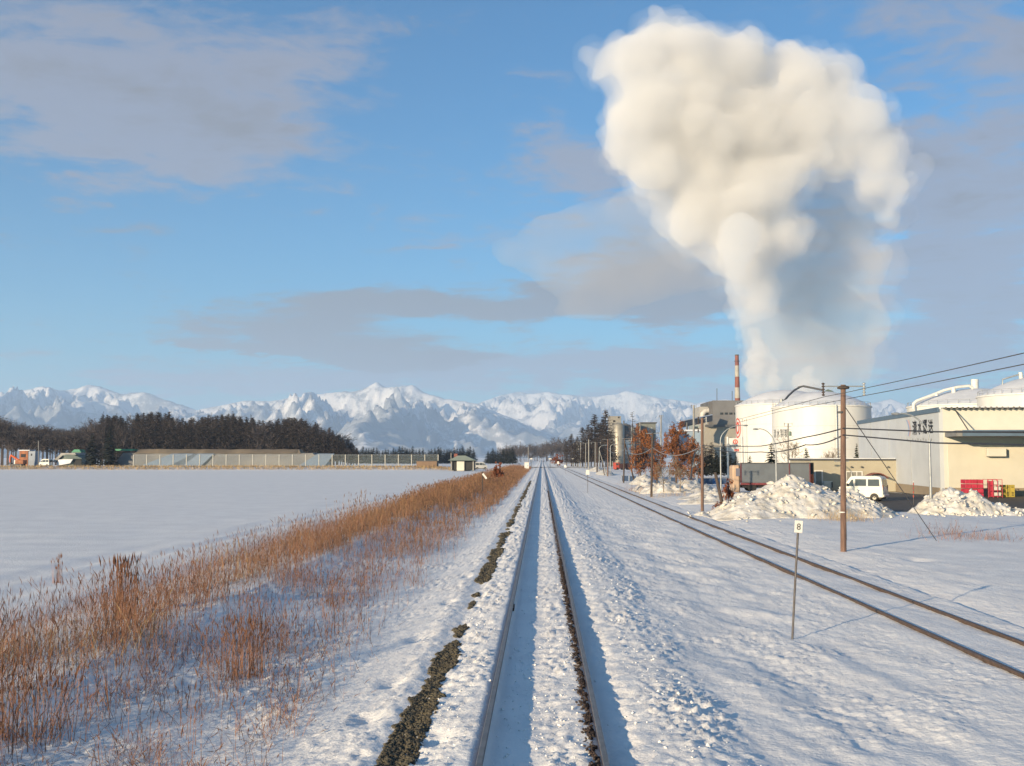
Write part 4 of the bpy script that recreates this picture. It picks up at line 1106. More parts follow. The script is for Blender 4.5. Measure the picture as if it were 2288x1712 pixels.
gantry(tC, [at(2178, 878, 185), at(2178, 848, 185)], .62, M_WHITE, 'vent_stack')
gantry(tC, [at(2193, 895, 180), at(2193, 872, 180)], .14, M_GALV, 'roof_mast')
gantry(tD, [at(2240, 866, 160), at(2240, 848, 160), at(2280, 836, 160)], .12, M_GALV, 'roof_mast')
gantry(tD, [at(2283, 858, 160), at(2280, 832, 160)], .28, M_WHITE, 'roof_vent')

# ------------------------------------------------------------------ factory
def bx(px0, px1, py0, py1, Y, depth):
    a, b = at(px0, py0, Y), at(px1, py1, Y)
    return ((a.x + b.x) / 2, Y + depth / 2, (a.z + b.z) / 2), (b.x - a.x, depth, a.z - b.z)
froot = empty('factory_building', (at(1615, 1040, 400).x, 400, YZ)); FO = Vector(froot.location)
tag(froot, 'tall grey boiler house with cream lower walls and four small windows', 'factory')
def fbox(name, px0, px1, py0, py1, Y, depth, mat, parent=froot, rz=0.0):
    c, s_ = bx(px0, px1, py0, py1, Y, depth)
    return MB().box(Vector(c) - Vector(parent.location), s_, rz).build(name, mat, parent)
fbox('upper_wall', 1593, 1662, 895, 951, 400, 26, M_GREY)
fbox('upper_wall', 1584, 1593.4, 897, 949, 402, 22, pm('grey_shaded_side', (.12, .12, .125), None, .75, .2))  # darker copy of the cladding grey: shade of the left face in colour
fbox('ledge', 1580, 1660, 949, 954, 398.8, 28, M_GREYD)
fbox('lower_wall', 1562, 1664, 954, 1045, 401, 24, pm('cream_grey_wall', (.30, .28, .235), (.26, .245, .21), .8, .1))
for k in range(4):
    wd_ = fbox('window', 1609 + k * 10.3, 1616 + k * 10.3, 922, 926.5, 399.9, .3, M_BLACK)
    cc, s_ = bx(1609.5 + k * 10.3, 1612.3 + k * 10.3, 922.5, 926, 399.7, .2)
    MB().box(Vector(cc) - FO, s_).build('pane', M_GLASS, wd_)
fbox('stair_tower', 1563, 1584, 909, 954, 404, 18, pm('pale_grey_wall', (.34, .33, .31), None, .8, .2))
MB().tube([at(1570, 935, 403) - FO, at(1570, 925, 403) - FO, at(1575, 919, 403) - FO, at(1582, 917, 403) - FO, at(1588, 918, 403) - FO], 1.0, 10).build('bent_duct', pm('light_duct', (.5, .48, .44), None, .5, 1), froot, True)
fbox('roof_edge', 1566, 1588, 933, 936, 402, 3, M_WHITE)
MB().tube([at(1602, 896, 402) - FO, at(1602, 868, 402) - FO], .12, 5).build('roof_mast', M_GREYD, froot); MB().tube([at(1636, 896, 402) - FO, at(1636, 874, 402) - FO], .12, 5).build('roof_mast', M_GREYD, froot)
MB().tube([at(1650, 910, 398) - FO, at(1652, 904, 398) - FO, at(1659, 902, 398) - FO], .9, 8).build('roof_duct', M_GREYD, froot, True)
# conveyor bridge to the left
croot = empty('conveyor_bridge', at(1555, 1045, 380)); CO = Vector(croot.location); tag(croot, 'inclined covered conveyor bridge running into the grey boiler house', 'conveyor')
cv = MB(); a, b = at(1520, 949, 380) - CO, at(1592, 934, 392) - CO
for k in range(2): pass
MB().prism([a + Vector((0, 0, -1.2)), b + Vector((0, 0, -1.2)), b + Vector((0, 0, 1.0)), a + Vector((0, 0, 1.0))], (0, 3, 0)).build('gallery', M_GREYD, croot)
MB().prism([a + Vector((0, -.2, 1.02)), b + Vector((0, -.2, 1.02)), b + Vector((0, -.2, 1.35)), a + Vector((0, -.2, 1.35))], (0, 3.4, 0)).build('gallery_snow', M_ROOFSNOW, croot)
for px in (1535, 1553):
    t = at(px, 944, 382) - CO; MB().tube([Vector((t.x, t.y, 0)), t], .35, 6).build('trestle_leg', M_GREYD, croot)
broot = empty('blue_roof_shed', at(1548, 1045, 360)); BO = Vector(broot.location); tag(broot, 'low factory shed with a pale blue wall between oaks and boiler house', 'building')
c, s_ = bx(1522, 1566, 963, 1040, 360, 20); MB().box(Vector(c) - BO, s_).build('wall', pm('pale_blue_wall', (.26, .34, .42), (.22, .29, .36), .7, .2), broot)
c, s_ = bx(1548, 1562, 950, 964, 362, 10); MB().box(Vector(c) - BO, s_).build('roof_cabin', pm('greenish_cabin', (.27, .31, .29), None, .7, .3), broot)
c, s_ = bx(1551, 1559, 953, 958, 361.8, .3); MB().box(Vector(c) - BO, s_).build('window', M_GLASS, broot)
c, s_ = bx(1520, 1568, 960, 963.5, 359.5, 21); MB().box(Vector(c) - BO, s_).build('roof', M_ROOFSNOW, broot)
# chimney
ch = at(1650, 1045, 420); croot2 = empty('chimney', (ch.x, 420, YZ)); tag(croot2, 'tall factory chimney striped red and white', 'chimney')
zt = lambda py: at(1650, py, 420).z - YZ
kpx = 420 / F_PX
bands = [(1045, 890, M_REDST, 6.6, 6.0), (890, 866, M_WHST, 6.0, 5.5), (866, 842, M_REDST, 5.5, 5.0), (842, 817, M_WHST, 5.0, 4.6), (817, 795, M_REDST, 4.6, 4.2)]
for y0, y1, mt, r0, r1 in bands:
    MB().lathe((0, 0, 0), [(r0 * kpx, zt(y0)), (r1 * kpx, zt(y1) - .01)], 24).build('stack_band', mt, croot2, True)
MB().lathe((0, 0, zt(808)), [(4.3 * kpx, 0), (6.2 * kpx, .05), (6.2 * kpx, .25), (4.3 * kpx, .3)], 20).build('service_ring', M_GREYD, croot2)
MB().lathe((0, 0, zt(795)), [(4.2 * kpx, -.02), (4.5 * kpx, .05), (4.5 * kpx, .4), (3.6 * kpx, .45)], 20).build('rim', M_GREYD, croot2)
# silos further left
sroot = empty('silo_tower', at(1385, 1042, 330)); SO = Vector(sroot.location); tag(sroot, 'pale concrete silo tower with small openings behind the larches', 'silo')
c, s_ = bx(1362, 1388, 930, 1042, 330, 9); MB().box(Vector(c) - SO, s_).build('wall', pm('silo_grey', (.27, .26, .235), (.23, .22, .20), .8, .15), sroot)
for px, py in ((1372, 941), (1371, 948)):
    c, s_ = bx(px - 2.2, px + 2.2, py - 1.8, py + 1.8, 329.8, .4); MB().box(Vector(c) - SO, s_).build('opening', M_BLACK, sroot)
c, s_ = bx(1381, 1383.5, 931, 934.5, 329.8, .4); MB().box(Vector(c) - SO, s_).build('opening', M_BLACK, sroot)
s2 = empty('steel_silo', at(1382, 1042, 318)); tag(s2, 'shiny cylindrical steel silo in front of the concrete silo tower', 'silo')
zt2 = at(1380, 952, 318).z - s2.location.z
MB().lathe((0, 0, 0), [(1.8, 0), (1.8, zt2), (1.3, zt2 + .7), (.2, zt2 + 1.0)], 20).build('shell', pm('bright_steel', (.36, .34, .29), (.26, .245, .21), .45, .3, metal=.3), s2, True)
MB().lathe((0, 0, zt2 * .5), [(1.8, -.06), (1.86, -.06), (1.86, .06), (1.8, .06)], 20).build('hoop', M_GALV, s2)
s3 = empty('dark_silo', at(1399, 1042, 322)); tag(s3, 'dark grey round silo right of the shiny steel silo', 'silo')
zt3 = at(1399, 952, 322).z - s3.location.z
MB().lathe((0, 0, 0), [(1.5, 0), (1.5, zt3), (.2, zt3 + .8)], 18).build('shell', M_GREY, s3, True); MB().tube([(-.6, 0, zt3), (-.6, 0, zt3 + 1.6)], .2, 6).build('vent', M_GREYD, s3)
s4 = empty('white_shed', at(1402, 1042, 300)); tag(s4, 'small white gabled shed wall glowing between line pole and oak', 'shed')
c, s_ = bx(1397, 1409, 983, 1015, 300, 5); MB().box(Vector(c) - Vector(s4.location), s_).build('wall', M_WHITE, s4)
c, s_ = bx(1396, 1410, 980.5, 983, 299.8, 5.4); MB().box(Vector(c) - Vector(s4.location), s_).build('roof', M_GREYD, s4)
c, s_ = bx(1397.5, 1408.5, 1015.2, 1042, 300.2, 4.6); MB().box(Vector(c) - Vector(s4.location), s_).build('base', M_CONC, s4)
s5 = empty('process_building', at(1455, 1042, 345)); tag(s5, 'greenish grey process building behind the left oak', 'building'); O5 = Vector(s5.location)
c, s_ = bx(1432, 1466, 946, 1042, 345, 12); MB().box(Vector(c) - O5, s_).build('wall', pm('grey_green_wall', (.17, .185, .17), (.13, .145, .14), .8, .2), s5)
c, s_ = bx(1446, 1458, 955, 975, 344.8, .4); MB().box(Vector(c) - O5, s_).build('light_panel', pm('light_panel', (.30, .33, .33), None, .7, .3), s5)
c, s_ = bx(1430, 1468, 943.5, 946, 344.5, 13); MB().box(Vector(c) - O5, s_).build('roof', M_GREYD, s5)
c, s_ = bx(1410, 1432, 955, 1042, 350, 10); MB().box(Vector(c) - O5, s_).build('annex', pm('blue_grey_annex', (.22, .25, .27), None, .8, .2), s5)
#---MORE4---

# ------------------------------------------------------------------ van
def make_van(loc, rz, s_, label):
    root = empty('parked_van', loc, rz); root.scale = (s_,) * 3; tag(root, label, 'van')
    # local: x forward (nose at +x), y left, z up; length 3.4 width 1.475 height 1.9
    prof = [(-1.66, .30), (-1.68, .62), (-1.66, 1.0), (-1.55, 1.74), (-1.44, 1.86), (-1.2, 1.90), (.55, 1.90), (.80, 1.84), (1.30, 1.14), (1.58, 1.02), (1.68, .85), (1.70, .40), (1.62, .28)]
    m = MB(); rings = []
    for t, inset in ((-.737, .06), (-.70, .0), (.70, .0), (.737, .06)):
        rings.append([Vector((x_ * (1 - inset * .25), t * (1 - max(0, (z_ - 1.05)) * .10), z_ - (inset * .25 if z_ > 1.5 else -inset * .1))) for x_, z_ in prof])
    m.loft(rings); m.build('body', M_VAN, root, True)
    def tap(z_): return 1 - max(0, z_ - 1.05) * .10
    for sgn in (1, -1):
        for x0, x1, z0, z1, sl in ((-1.42, -.55, 1.14, 1.66, .04), (-.42, .42, 1.14, 1.66, 0), (.56, 1.02, 1.12, 1.62, -.34)):
            yq = lambda z_: sgn * (.742 * tap(z_) + .004)
            MB().quad((x0, yq(z0), z0), (x1, yq(z0), z0), (x1 + sl if sl < 0 else x1, yq(z1), z1), (x0 + (sl if sl > 0 else 0), yq(z1), z1)).build('side_window', M_GLASS, root)
        MB().box((.0, sgn * .742, .86), (2.9, .012, .03)).build('side_moulding', M_WHITE, root)
        MB().box((.48, sgn * .741, .95), (.015, .012, 1.15)).build('door_seam', M_GREYD, root)
        MB().box((.98, sgn * .84, 1.22), (.10, .16, .22), bev=.03).build('wing_mirror', M_BLACK, root)
        MB().box((-1.645, sgn * .62, 1.0), (.05, .12, .42)).build('tail_light', M_RED, root)
        MB().box((1.66, sgn * .52, .78), (.06, .26, .16), bev=.02).build('headlight', M_GLASS, root)
        for x_ in (-1.02, 1.12):
            wh = MB().lathe((0, 0, 0), [(.16, -.075), (.25, -.08), (.27, -.05), (.27, .05), (.25, .08), (.16, .075)], 20)
            t = wh.build('wheel', M_TYRE, root, True); t.location = (x_, sgn * .66, .27); t.rotation_euler = (R(90), 0, 0)
            rm = MB().lathe((0, 0, -sgn * .02 * 0), [(.01, .065), (.06, .085), (.15, .078), (.165, .05), (.165, -.05), (.15, -.078), (.06, -.085), (.01, -.065)], 16).build('rim', pm('rim_cream', (.5, .47, .40), None, .5, 4), t, True)
            MB().lathe((x_, sgn * .735, .30), [(.0, 0)] * 2 or [], 3) if False else None
            arch = MB(); pts = [Vector((x_ + .33 * math.cos(a), sgn * .7425, .28 + .33 * math.sin(a))) for a in [k / 12 * math.pi for k in range(13)]]
            arch.poly(pts); arch.build('wheel_arch', M_BLACK, root)
    MB().quad((-1.664, -.58, 1.10), (-1.664, .58, 1.10), (-1.585, .54, 1.66), (-1.585, -.54, 1.66)).build('rear_window', M_GLASS, root)
    MB().quad((1.30, -.60, 1.17), (1.30, .60, 1.17), (.845, .56, 1.80), (.845, -.56, 1.80)).build('windscreen', M_GLASS, root).location = (.012, 0, .01)
    MB().box((-1.70, 0, .42), (.10, 1.40, .20), bev=.03).build('bumper', M_VAN, root); MB().box((1.70, 0, .42), (.10, 1.40, .22), bev=.03).build('bumper', M_VAN, root)
    MB().box((0, 0, .22), (3.0, 1.2, .14)).build('underbody', M_BLACK, root)
    return root
vb = at(1930, 1120, 72); vb.z = -.145
make_van(vb, math.pi - R(33), .86, 'white van parked on the yard in front of the arched porch')
vb = at(103, 1041, 262); vb.z = .48
make_van(vb, R(160), .95, 'small white van parked by the barn across the field')
vb = at(1195 - 122, 1040, 250); vb.z = -.1
make_van(vb, R(20), .9, 'pale van standing beyond the open garage, right of its post')

# grey truck body
tb = at(1733, 1101, 90); troot = empty('box_truck', (tb.x, 90, -.15), R(-2)); tag(troot, 'truck with a long dark grey box body and red sill behind the snow pile', 'truck')
L2 = 152 / F_PX * 90 / 2
M_TRGREY = pm('truck_grey', (.125, .145, .165), (.105, .12, .14), .7, .8)
MB().box((0, 1.1, 1.56), (2 * L2, 2.2, 1.62), bev=.03).build('box_body', M_TRGREY, troot)
MB().box((0, -.02, .66), (2 * L2 + .02, .10, .17)).build('red_sill', pm('sill_red', (.17, .035, .04), None, .7, 2), troot)
for x_ in (-L2 + .03, 1.15, L2 - .03):
    MB().box((x_, -.02, 1.56), (.07, .08, 1.60)).build('body_rib', pm('maroon', (.16, .05, .06), None, .7, 2), troot)
MB().box((0, -.02, 2.39), (2 * L2 + .02, .08, .06)).build('top_rail', M_GREYD, troot)
MB().box((-L2 - .35, 1.0, 1.05), (.62, 2.0, 2.3), bev=.12).build('cab', pm('cab_beige', (.52, .37, .25), (.45, .32, .22), .6, .8), troot)
MB().box((-L2 - .22, -.01, 1.62), (.34, .03, .66)).build('cab_window', pm('cab_window_grey', (.16, .16, .2), None, .2, 1), troot)
MB().box((L2 + .20, .9, 1.95), (.34, 1.2, .95)).build('tail_frame', M_BLACK, troot); MB().box((L2 + .22, .6, 1.1), (.22, .5, .9)).build('tail_gear', M_ORANGE, troot)
MB().box((0, 1.0, .45), (2 * L2 - .3, 1.6, .25)).build('chassis', M_BLACK, troot)
for x_ in (-1.9, 1.2, 2.1):
    for yq in (.12, 2.0):
        t = MB().lathe((0, 0, 0), [(.2, -.11), (.36, -.12), (.38, -.08), (.38, .08), (.36, .12), (.2, .11)], 16).build('wheel', M_TYRE, troot, True); t.location = (x_, yq, .38); t.rotation_euler = (R(90), 0, 0)
        MB().lathe((0, 0, 0), [(.01, .1), (.19, .1), (.19, -.1), (.01, -.1)], 12).build('rim', M_GALV, t, True)
# red lorry far off
rb = at(1384, 1039, 225); rr_ = empty('red_lorry', (rb.x, 225, .1), R(20)); rr_.scale = (.62,) * 3; tag(rr_, 'small red lorry on the far road left of the oaks', 'lorry')
MB().box((-1.1, 0, 1.35), (1.5, 2.0, 2.3), bev=.12).build('cab', M_RED, rr_); MB().box((-1.2, -1.02, 1.9), (.9, .03, .6)).build('cab_window', M_GLASS, rr_)
MB().box((2.0, 0, 1.3), (4.4, 2.1, 1.7), bev=.05).build('load_bed', pm('dark_maroon', (.06, .025, .025), None, .8, 2), rr_)
for x_ in (-1.1, 1.2, 3.2):
    t = MB().lathe((0, 0, 0), [(.2, -1.05), (.42, -1.05), (.42, 1.05), (.2, 1.05)], 14).build('axle_wheels', M_TYRE, rr_, True); t.location = (x_, 0, .42); t.rotation_euler = (R(90), 0, 0)

# ------------------------------------------------------------------ crates, pallets in front of the warehouse
def cage(px0, px1, py0, py1, Y, d, mat, label, name, fill, cols, rows, shelf=False):
    a, b = at(px0, py0, Y), at(px1, py1, Y); b.z = -.14; root = empty(name, ((a.x + b.x) / 2, Y, b.z)); tag(root, label, 'crates', 'stacked goods by the warehouse wall')
    wd, hh = b.x - a.x, a.z - b.z
    if fill:
        for i in range(cols):
            for j in range(rows):
                MB().box((-wd / 2 + (i + .5) * wd / cols, 0, (j + .5) * hh / rows), (wd / cols - .03, d, hh / rows - .04), bev=.015).build('crate', mat, root)
    else:
        for i in range(cols + 1):
            for yq in (-d / 2, d / 2):
                MB().tube([(-wd / 2 + i * wd / cols, yq, 0), (-wd / 2 + i * wd / cols, yq, hh)], .022, 6).build('upright', mat, root)
        for j in range(rows + 1):
            for yq in (-d / 2, d / 2):
                MB().tube([(-wd / 2, yq, .08 + j * (hh - .1) / rows), (wd / 2, yq, .08 + j * (hh - .1) / rows)], .018, 6).build('cross_bar', mat, root)
        for j in range(rows):
            if shelf: MB().box((wd * .2, 0, .10 + (j + .35) * (hh - .1) / rows), (wd * .5, d * .8, .24), bev=.02).build('carton', M_CREAM, root)
        MB().box((-wd * .16, 0, hh * .48), (wd * .22, d * .7, hh * .85)).build('folded_panel', M_PINK, root)
cage(2151, 2193, 1071, 1105, 77.5, .9, M_PINK, 'solid stack of bright crimson crates by the warehouse wall', 'crate_stack', True, 3, 4)
cage(2202, 2234, 1071, 1109, 78, .9, M_PINK, 'crimson roll cage with cartons, right of the crimson stack', 'roll_cage', False, 3, 3, True)
a, b = at(2234, 1087, 78.5), at(2268, 1112, 78.5); b.z = -.14
root = empty('pallet_stack', ((a.x + b.x) / 2, 78.5, b.z)); tag(root, 'yellow plastic pallets standing on edge beside the roll door', 'pallets', 'stacked goods by the warehouse wall')
for k in range(3):
    MB().box((-.36 + k * .37, .05 * k, .44), (.34, .14, .88), bev=.02).build('pallet', M_YEL, root)
    for z_ in (.14, .24, .34, .72):
        MB().box((-.36 + k * .37, .05 * k - .075, z_), (.16, .02, .045)).build('pallet_slot', M_BLACK, root)
# sign pylon and flag poles
p0 = at(1626, 1072, 105); proot = empty('sign_pylon', (p0.x, 105, -.2)); tag(proot, 'two white posts carrying a white board with a red round emblem', 'sign')
zq = lambda py: at(1640, py, 105).z + .2
xq = lambda px: at(px, 1000, 105).x - p0.x
for px in (1626, 1658): MB().tube([(xq(px), 0, 0), (xq(px), 0, zq(976))], .10, 10).build('post', M_WHITE, proot, True)
MB().box((xq(1642), 0, (zq(979) + zq(999)) / 2), (xq(1655) - xq(1629), .12, zq(979) - zq(999))).build('board', M_WHITE, proot)
MB().box((xq(1642), 0, (zq(1000) + zq(1011)) / 2), (xq(1655) - xq(1629), .12, zq(1000) - zq(1011))).build('board', M_WHITE, proot)
m = MB(); cc = Vector((xq(1643), -.075, (zq(982) + zq(993)) / 2))
for k in range(20):
    t0, t1 = k / 20 * 6.2832, (k + 1) / 20 * 6.2832
    m.quad(*[cc + Vector((r_ * math.cos(t), 0, r_ * math.sin(t))) for r_, t in ((.14, t0), (.25, t0), (.25, t1), (.14, t1))])
M_EMB = pm('emblem_red', (.62, .15, .12), None, .6, 3)
m.build('emblem_ring', M_EMB, proot)
MB().box(cc + Vector((0, -.002, 0)), (.10, .01, .22)).build('emblem_bar', M_EMB, proot)
for k in range(6): MB().box((xq(1631.5 + k * 4.3), -.07, zq(996.5)), (.11, .02, .09)).build('letter_mark', M_GREYD, proot)
for k in range(3): MB().box((xq(1642 + k * 3.6), -.07, zq(1006)), (.13, .02, .22)).build('red_character', M_EMB, proot)
for k, (px, ty) in enumerate(((1661, 938), (1665.5, 940), (1670, 937))):
    b = at(px, 1060, 110); fr = empty('flag_pole', (b.x, 110, -.2)); tag(fr, ('left', 'middle', 'right')[k] + ' one of three bare flag poles in front of the left tank', 'flag pole', 'bare flag poles')
    MB().tube([(0, 0, 0), (0, 0, at(px, ty, 110).z + .2)], [.05, .03], 8).build('pole', M_GALV if k != 1 else M_WHITE, fr, True); MB().lathe((0, 0, at(px, ty, 110).z + .2), [(.01, -.05), (.06, 0), (.01, .06)], 8).build('finial', M_YEL, fr)
# blue fence behind the oaks
fr = empty('blue_fence', (at(1590, 1060, 112).x, 112, -.2)); tag(fr, 'low blue sheet fence behind the oak trees', 'fence')
M_BLUEF = pm('fence_blue', (.03, .07, .15), (.025, .05, .11), .6, .4)
x0, x1 = at(1412, 1060, 112).x - fr.location.x, at(1640, 1060, 112).x - fr.location.x
n = 14
for k in range(n):
    xa = x0 + (x1 - x0) * k / n; MB().box((xa + (x1 - x0) / n / 2, (0 if k > 8 else 14 - k * 1.6), .45), ((x1 - x0) / n - .04, .05, .62)).build('fence_sheet', M_BLUEF if k not in (5, 11) else pm('fence_blue_bright', (.035, .12, .30), None, .6, .4), fr)
    MB().box((xa, (0 if k > 8 else 14 - k * 1.6) + .05, .45), (.07, .07, .8)).build('fence_post', M_GALV, fr)
# level crossing far off
lx = empty('level_crossing', (0, 300, 0)); tag(lx, 'distant level crossing with barrier poles across the tracks', 'level crossing')
MB().box((3, 0, -.06), (26, 6, .1)).build('crossing_deck', M_ASPH, lx)
for x_ in (2.2, 8.5, -3.0):
    b_ = MB().tube([(x_, -3.4, 0), (x_, -3.4, 2.6)], .08, 8).build('signal_post', M_GREYD, lx, True); MB().box((x_, -3.5, 2.3), (.7, .12, .3)).build('signal_lamp', M_WHITE, b_)
MB().tube([(2.4, -3.4, .95), (8.4, -3.4, .95)], .06, 6).build('barrier_pole', pm('barrier', (.30, .24, .14), (.10, .09, .07), .7, 2), lx)
#---MORE5---
# ------------------------------------------------------------------ trees
def tris_to(name, T, mat, parent=None):
    T = np.asarray(T, float); n = T.shape[0]
    return arr_mesh(name, T.reshape(-1, 3), np.arange(n * 3).reshape(-1, 3), mat, smooth=False)
def sliver(a, b, w, rg):
    d = b - a; p = np.cross(d, rg.normal(size=3)); p = p / (np.linalg.norm(p) + 1e-9) * w
    return [a - p, a + p, b]
def larch_mesh(seed, W=.19, nb=270, tw=8, mat=None, width=.0042, droop=-.1):
    """unit height"""
    rg = np.random.default_rng(seed); T = []
    for k in range(nb):
        t = .10 + .88 * rg.random() ** .85; L = W * (1 - t) ** .72 * rg.uniform(.7, 1.15) + .012; a = rg.uniform(0, 6.283)
        d = np.array([math.cos(a), math.sin(a), droop + rg.uniform(.0, .35)])
        p0 = np.array([0, 0, t]); p1 = p0 + d * L
        T.append(sliver(p0, p1, width * 1.1, rg))
        for q in range(tw):
            u_ = rg.uniform(.15, 1); s0 = p0 + d * L * u_; e = rg.normal(size=3) * np.array([1, 1, .7]); e[2] -= .25
            T.append(sliver(s0, s0 + e / np.linalg.norm(e) * L * rg.uniform(.16, .42), width, rg))
    return tris_to('crown', T, mat)
def bare_mesh(seed, mat, nb=22, W=.26, width=.0040, low=.28, fine=9):
    rg = np.random.default_rng(seed); T = []
    for k in range(nb):
        t = rg.uniform(low, .62); a = rg.uniform(0, 6.283); sp = rg.uniform(.25, 1.0)
        d = np.array([math.cos(a) * sp, math.sin(a) * sp, 1.05]); d /= np.linalg.norm(d)
        L = (1 - t) * rg.uniform(.55, 1.0); L = min(L, W * 1.25 / max(.3, sp) if sp > .5 else L)
        p0 = np.array([0, 0, t]); p1 = p0 + d * L; T.append(sliver(p0, p1, width * 2.0, rg))
        for q in range(6):
            u_ = rg.uniform(.25, .95); s0 = p0 + d * L * u_; e = d + rg.normal(size=3) * .55; e /= np.linalg.norm(e); l2 = L * rg.uniform(.25, .5)
            T.append(sliver(s0, s0 + e * l2, width * 1.3, rg))
            for z_ in range(fine):
                s1 = s0 + e * l2 * rg.uniform(.2, 1); g = e + rg.normal(size=3) * .7; g /= np.linalg.norm(g)
                T.append(sliver(s1, s1 + g * l2 * rg.uniform(.25, .6), width * .8, rg))
    T = np.array(T); T[:, :, 2] = np.clip(T[:, :, 2], 0, 1.0); return tris_to('crown', T, mat)
def spruce_mesh(seed, mat, W=.24, rows=22, snowmat=None):
    rg = np.random.default_rng(seed); T = []
    for k in range(rows):
        t = .10 + .88 * k / rows; L = W * (1 - t) ** .8 + .015
        for q in range(13):
            a = rg.uniform(0, 6.283); l = L * rg.uniform(.6, 1.15); d = np.array([math.cos(a), math.sin(a), -.32 + rg.uniform(-.1, .25)])
            p0 = np.array([0, 0, t + rg.uniform(-.02, .02)]); p1 = p0 + d * l; s_ = np.array([-d[1], d[0], 0]) * l * .30; mid = p0 + d * l * .55
            T.append([p0, mid + s_, p1]); T.append([p0, p1, mid - s_])
            for z_ in range(3):
                u_ = rg.uniform(.3, .95); b0 = p0 + d * l * u_; e = np.array([rg.normal() * .5, rg.normal() * .5, -.6]) * l * .35
                T.append([b0 - s_ * .25, b0 + s_ * .25, b0 + e])
    return tris_to('crown', T, mat)
def leafy_mesh(seed, mat, n=3600, size=.017, blobs=None):
    rg = np.random.default_rng(seed); C = blobs or [(0, 0, .68, .24, .28), (-.12, .05, .45, .16, .16), (.14, -.03, .5, .17, .2), (.02, 0, .88, .13, .11), (-.06, .1, .3, .17, .14), (.1, 0, .28, .14, .12)]
    P_ = []
    wt = np.array([c[3] ** 2 * c[4] for c in C]); wt /= wt.sum()
    cen = []
    for c, w_ in zip(C, wt):
        for k in range(max(3, int(60 * w_))):
            d = rg.normal(size=3); d /= np.linalg.norm(d); r_ = rg.random() ** .4
            cen.append(np.array(c[:3]) + d * r_ * np.array([c[3], c[3], c[4]]))
    cen = np.array(cen); pick = rg.integers(0, len(cen), n)
    P_ = cen[pick] + rg.normal(size=(n, 3)) * .030
    a = rg.normal(size=(n, 3)); a /= np.linalg.norm(a, axis=1)[:, None]; b = np.cross(a, rg.normal(size=(n, 3))); b /= np.linalg.norm(b, axis=1)[:, None]
    sz = size * rg.uniform(.6, 1.4, n)[:, None]
    V_ = np.stack([P_ - a * sz, P_ - b * sz * .55, P_ + a * sz, P_ + b * sz * .55], 1).reshape(-1, 3)
    return arr_mesh('crown', V_, np.arange(n * 4).reshape(-1, 4), mat, smooth=False)
def trunk_mesh(mat, r=.016, h=.95, limbs=0, seed=0):
    rg = np.random.default_rng(seed); m = MB(); m.tube([(0, 0, -.02), (rg.normal() * .006, 0, h * .45), (rg.normal() * .01, 0, h)], [r, r * .7, r * .12], 7)
    tmp = m
    for k in range(limbs):
        t = rg.uniform(.2, .6); a = rg.uniform(0, 6.28); tmp.tube([(0, 0, t), (.09 * math.cos(a), .09 * math.sin(a), t + .14), (.17 * math.cos(a), .17 * math.sin(a), t + .30)], [r * .5, r * .35, r * .08], 5)
    me = bpy.data.meshes.new('trunk'); me.from_pydata(tmp.v, [], tmp.f); me.materials.append(mat); me.update(); return me
VAR = {
    'larch': [(larch_mesh(s_, .20, mat=M_LARCH, width=.0050), trunk_mesh(M_LARCH, .012, .98, 0, s_)) for s_ in (1, 2, 3, 4)],
    'larch_thin': [(larch_mesh(s_ + 10, .17, 70, 5, mat=M_LARCH, width=.0035), trunk_mesh(M_LARCH, .010, .98, 0, s_)) for s_ in (1, 2)],
    'bare': [(bare_mesh(s_ + 20, M_TWIG), trunk_mesh(M_TWIG, .013, .6, 0, s_)) for s_ in (1, 2, 3, 4)],
    'pale': [(bare_mesh(s_ + 30, M_TWIGL, 20, .34, .0036, .12), trunk_mesh(M_TWIGL, .014, .45, 0, s_)) for s_ in (1, 2)],
    'spruce': [(spruce_mesh(s_ + 40, M_EVER), trunk_mesh(M_WOODD, .014, .9, 0, s_)) for s_ in (1, 2, 3)],
    'pine': [(spruce_mesh(s_ + 50, M_PINE, .36, 14), trunk_mesh(M_WOODD, .016, .9, 0, s_)) for s_ in (1, 2, 3)],
    'oak': [(leafy_mesh(s_ + 60, M_LEAFBR), trunk_mesh(M_TWIG, .022, .8, 9, s_)) for s_ in (1, 2)],
    'rust': [(leafy_mesh(s_ + 70, M_RUST, 1400, .035, [(0, 0, .55, .30, .40), (-.12, 0, .35, .25, .25), (.14, .05, .4, .24, .3)]), trunk_mesh(M_TWIG, .03, .5, 5, s_)) for s_ in (1,)],
}
TREE_N = {'larch': 'larch_tree', 'larch_thin': 'larch_tree', 'bare': 'bare_tree', 'pale': 'bare_tree', 'spruce': 'spruce_tree', 'pine': 'pine_tree', 'oak': 'oak_tree', 'rust': 'leafy_bush'}
def tree(kind, px, base_py, top_py, Y, label, group=None, wide=1.0, cat='tree', k=None, base_z=None):
    b = at(px, base_py, Y)
    if base_z is not None: b.z = base_z
    h = at(px, top_py, Y).z - b.z
    cm, tm = VAR[kind][(k if k is not None else random.randrange(99)) % len(VAR[kind])]
    root = empty(TREE_N[kind], b, random.uniform(0, 6.28)); root.scale = (h * wide, h * wide, h)
    tag(root, label, cat, group)
    link(bpy.data.objects.new('trunk', tm), root); link(bpy.data.objects.new('crown', cm), root)
    return root
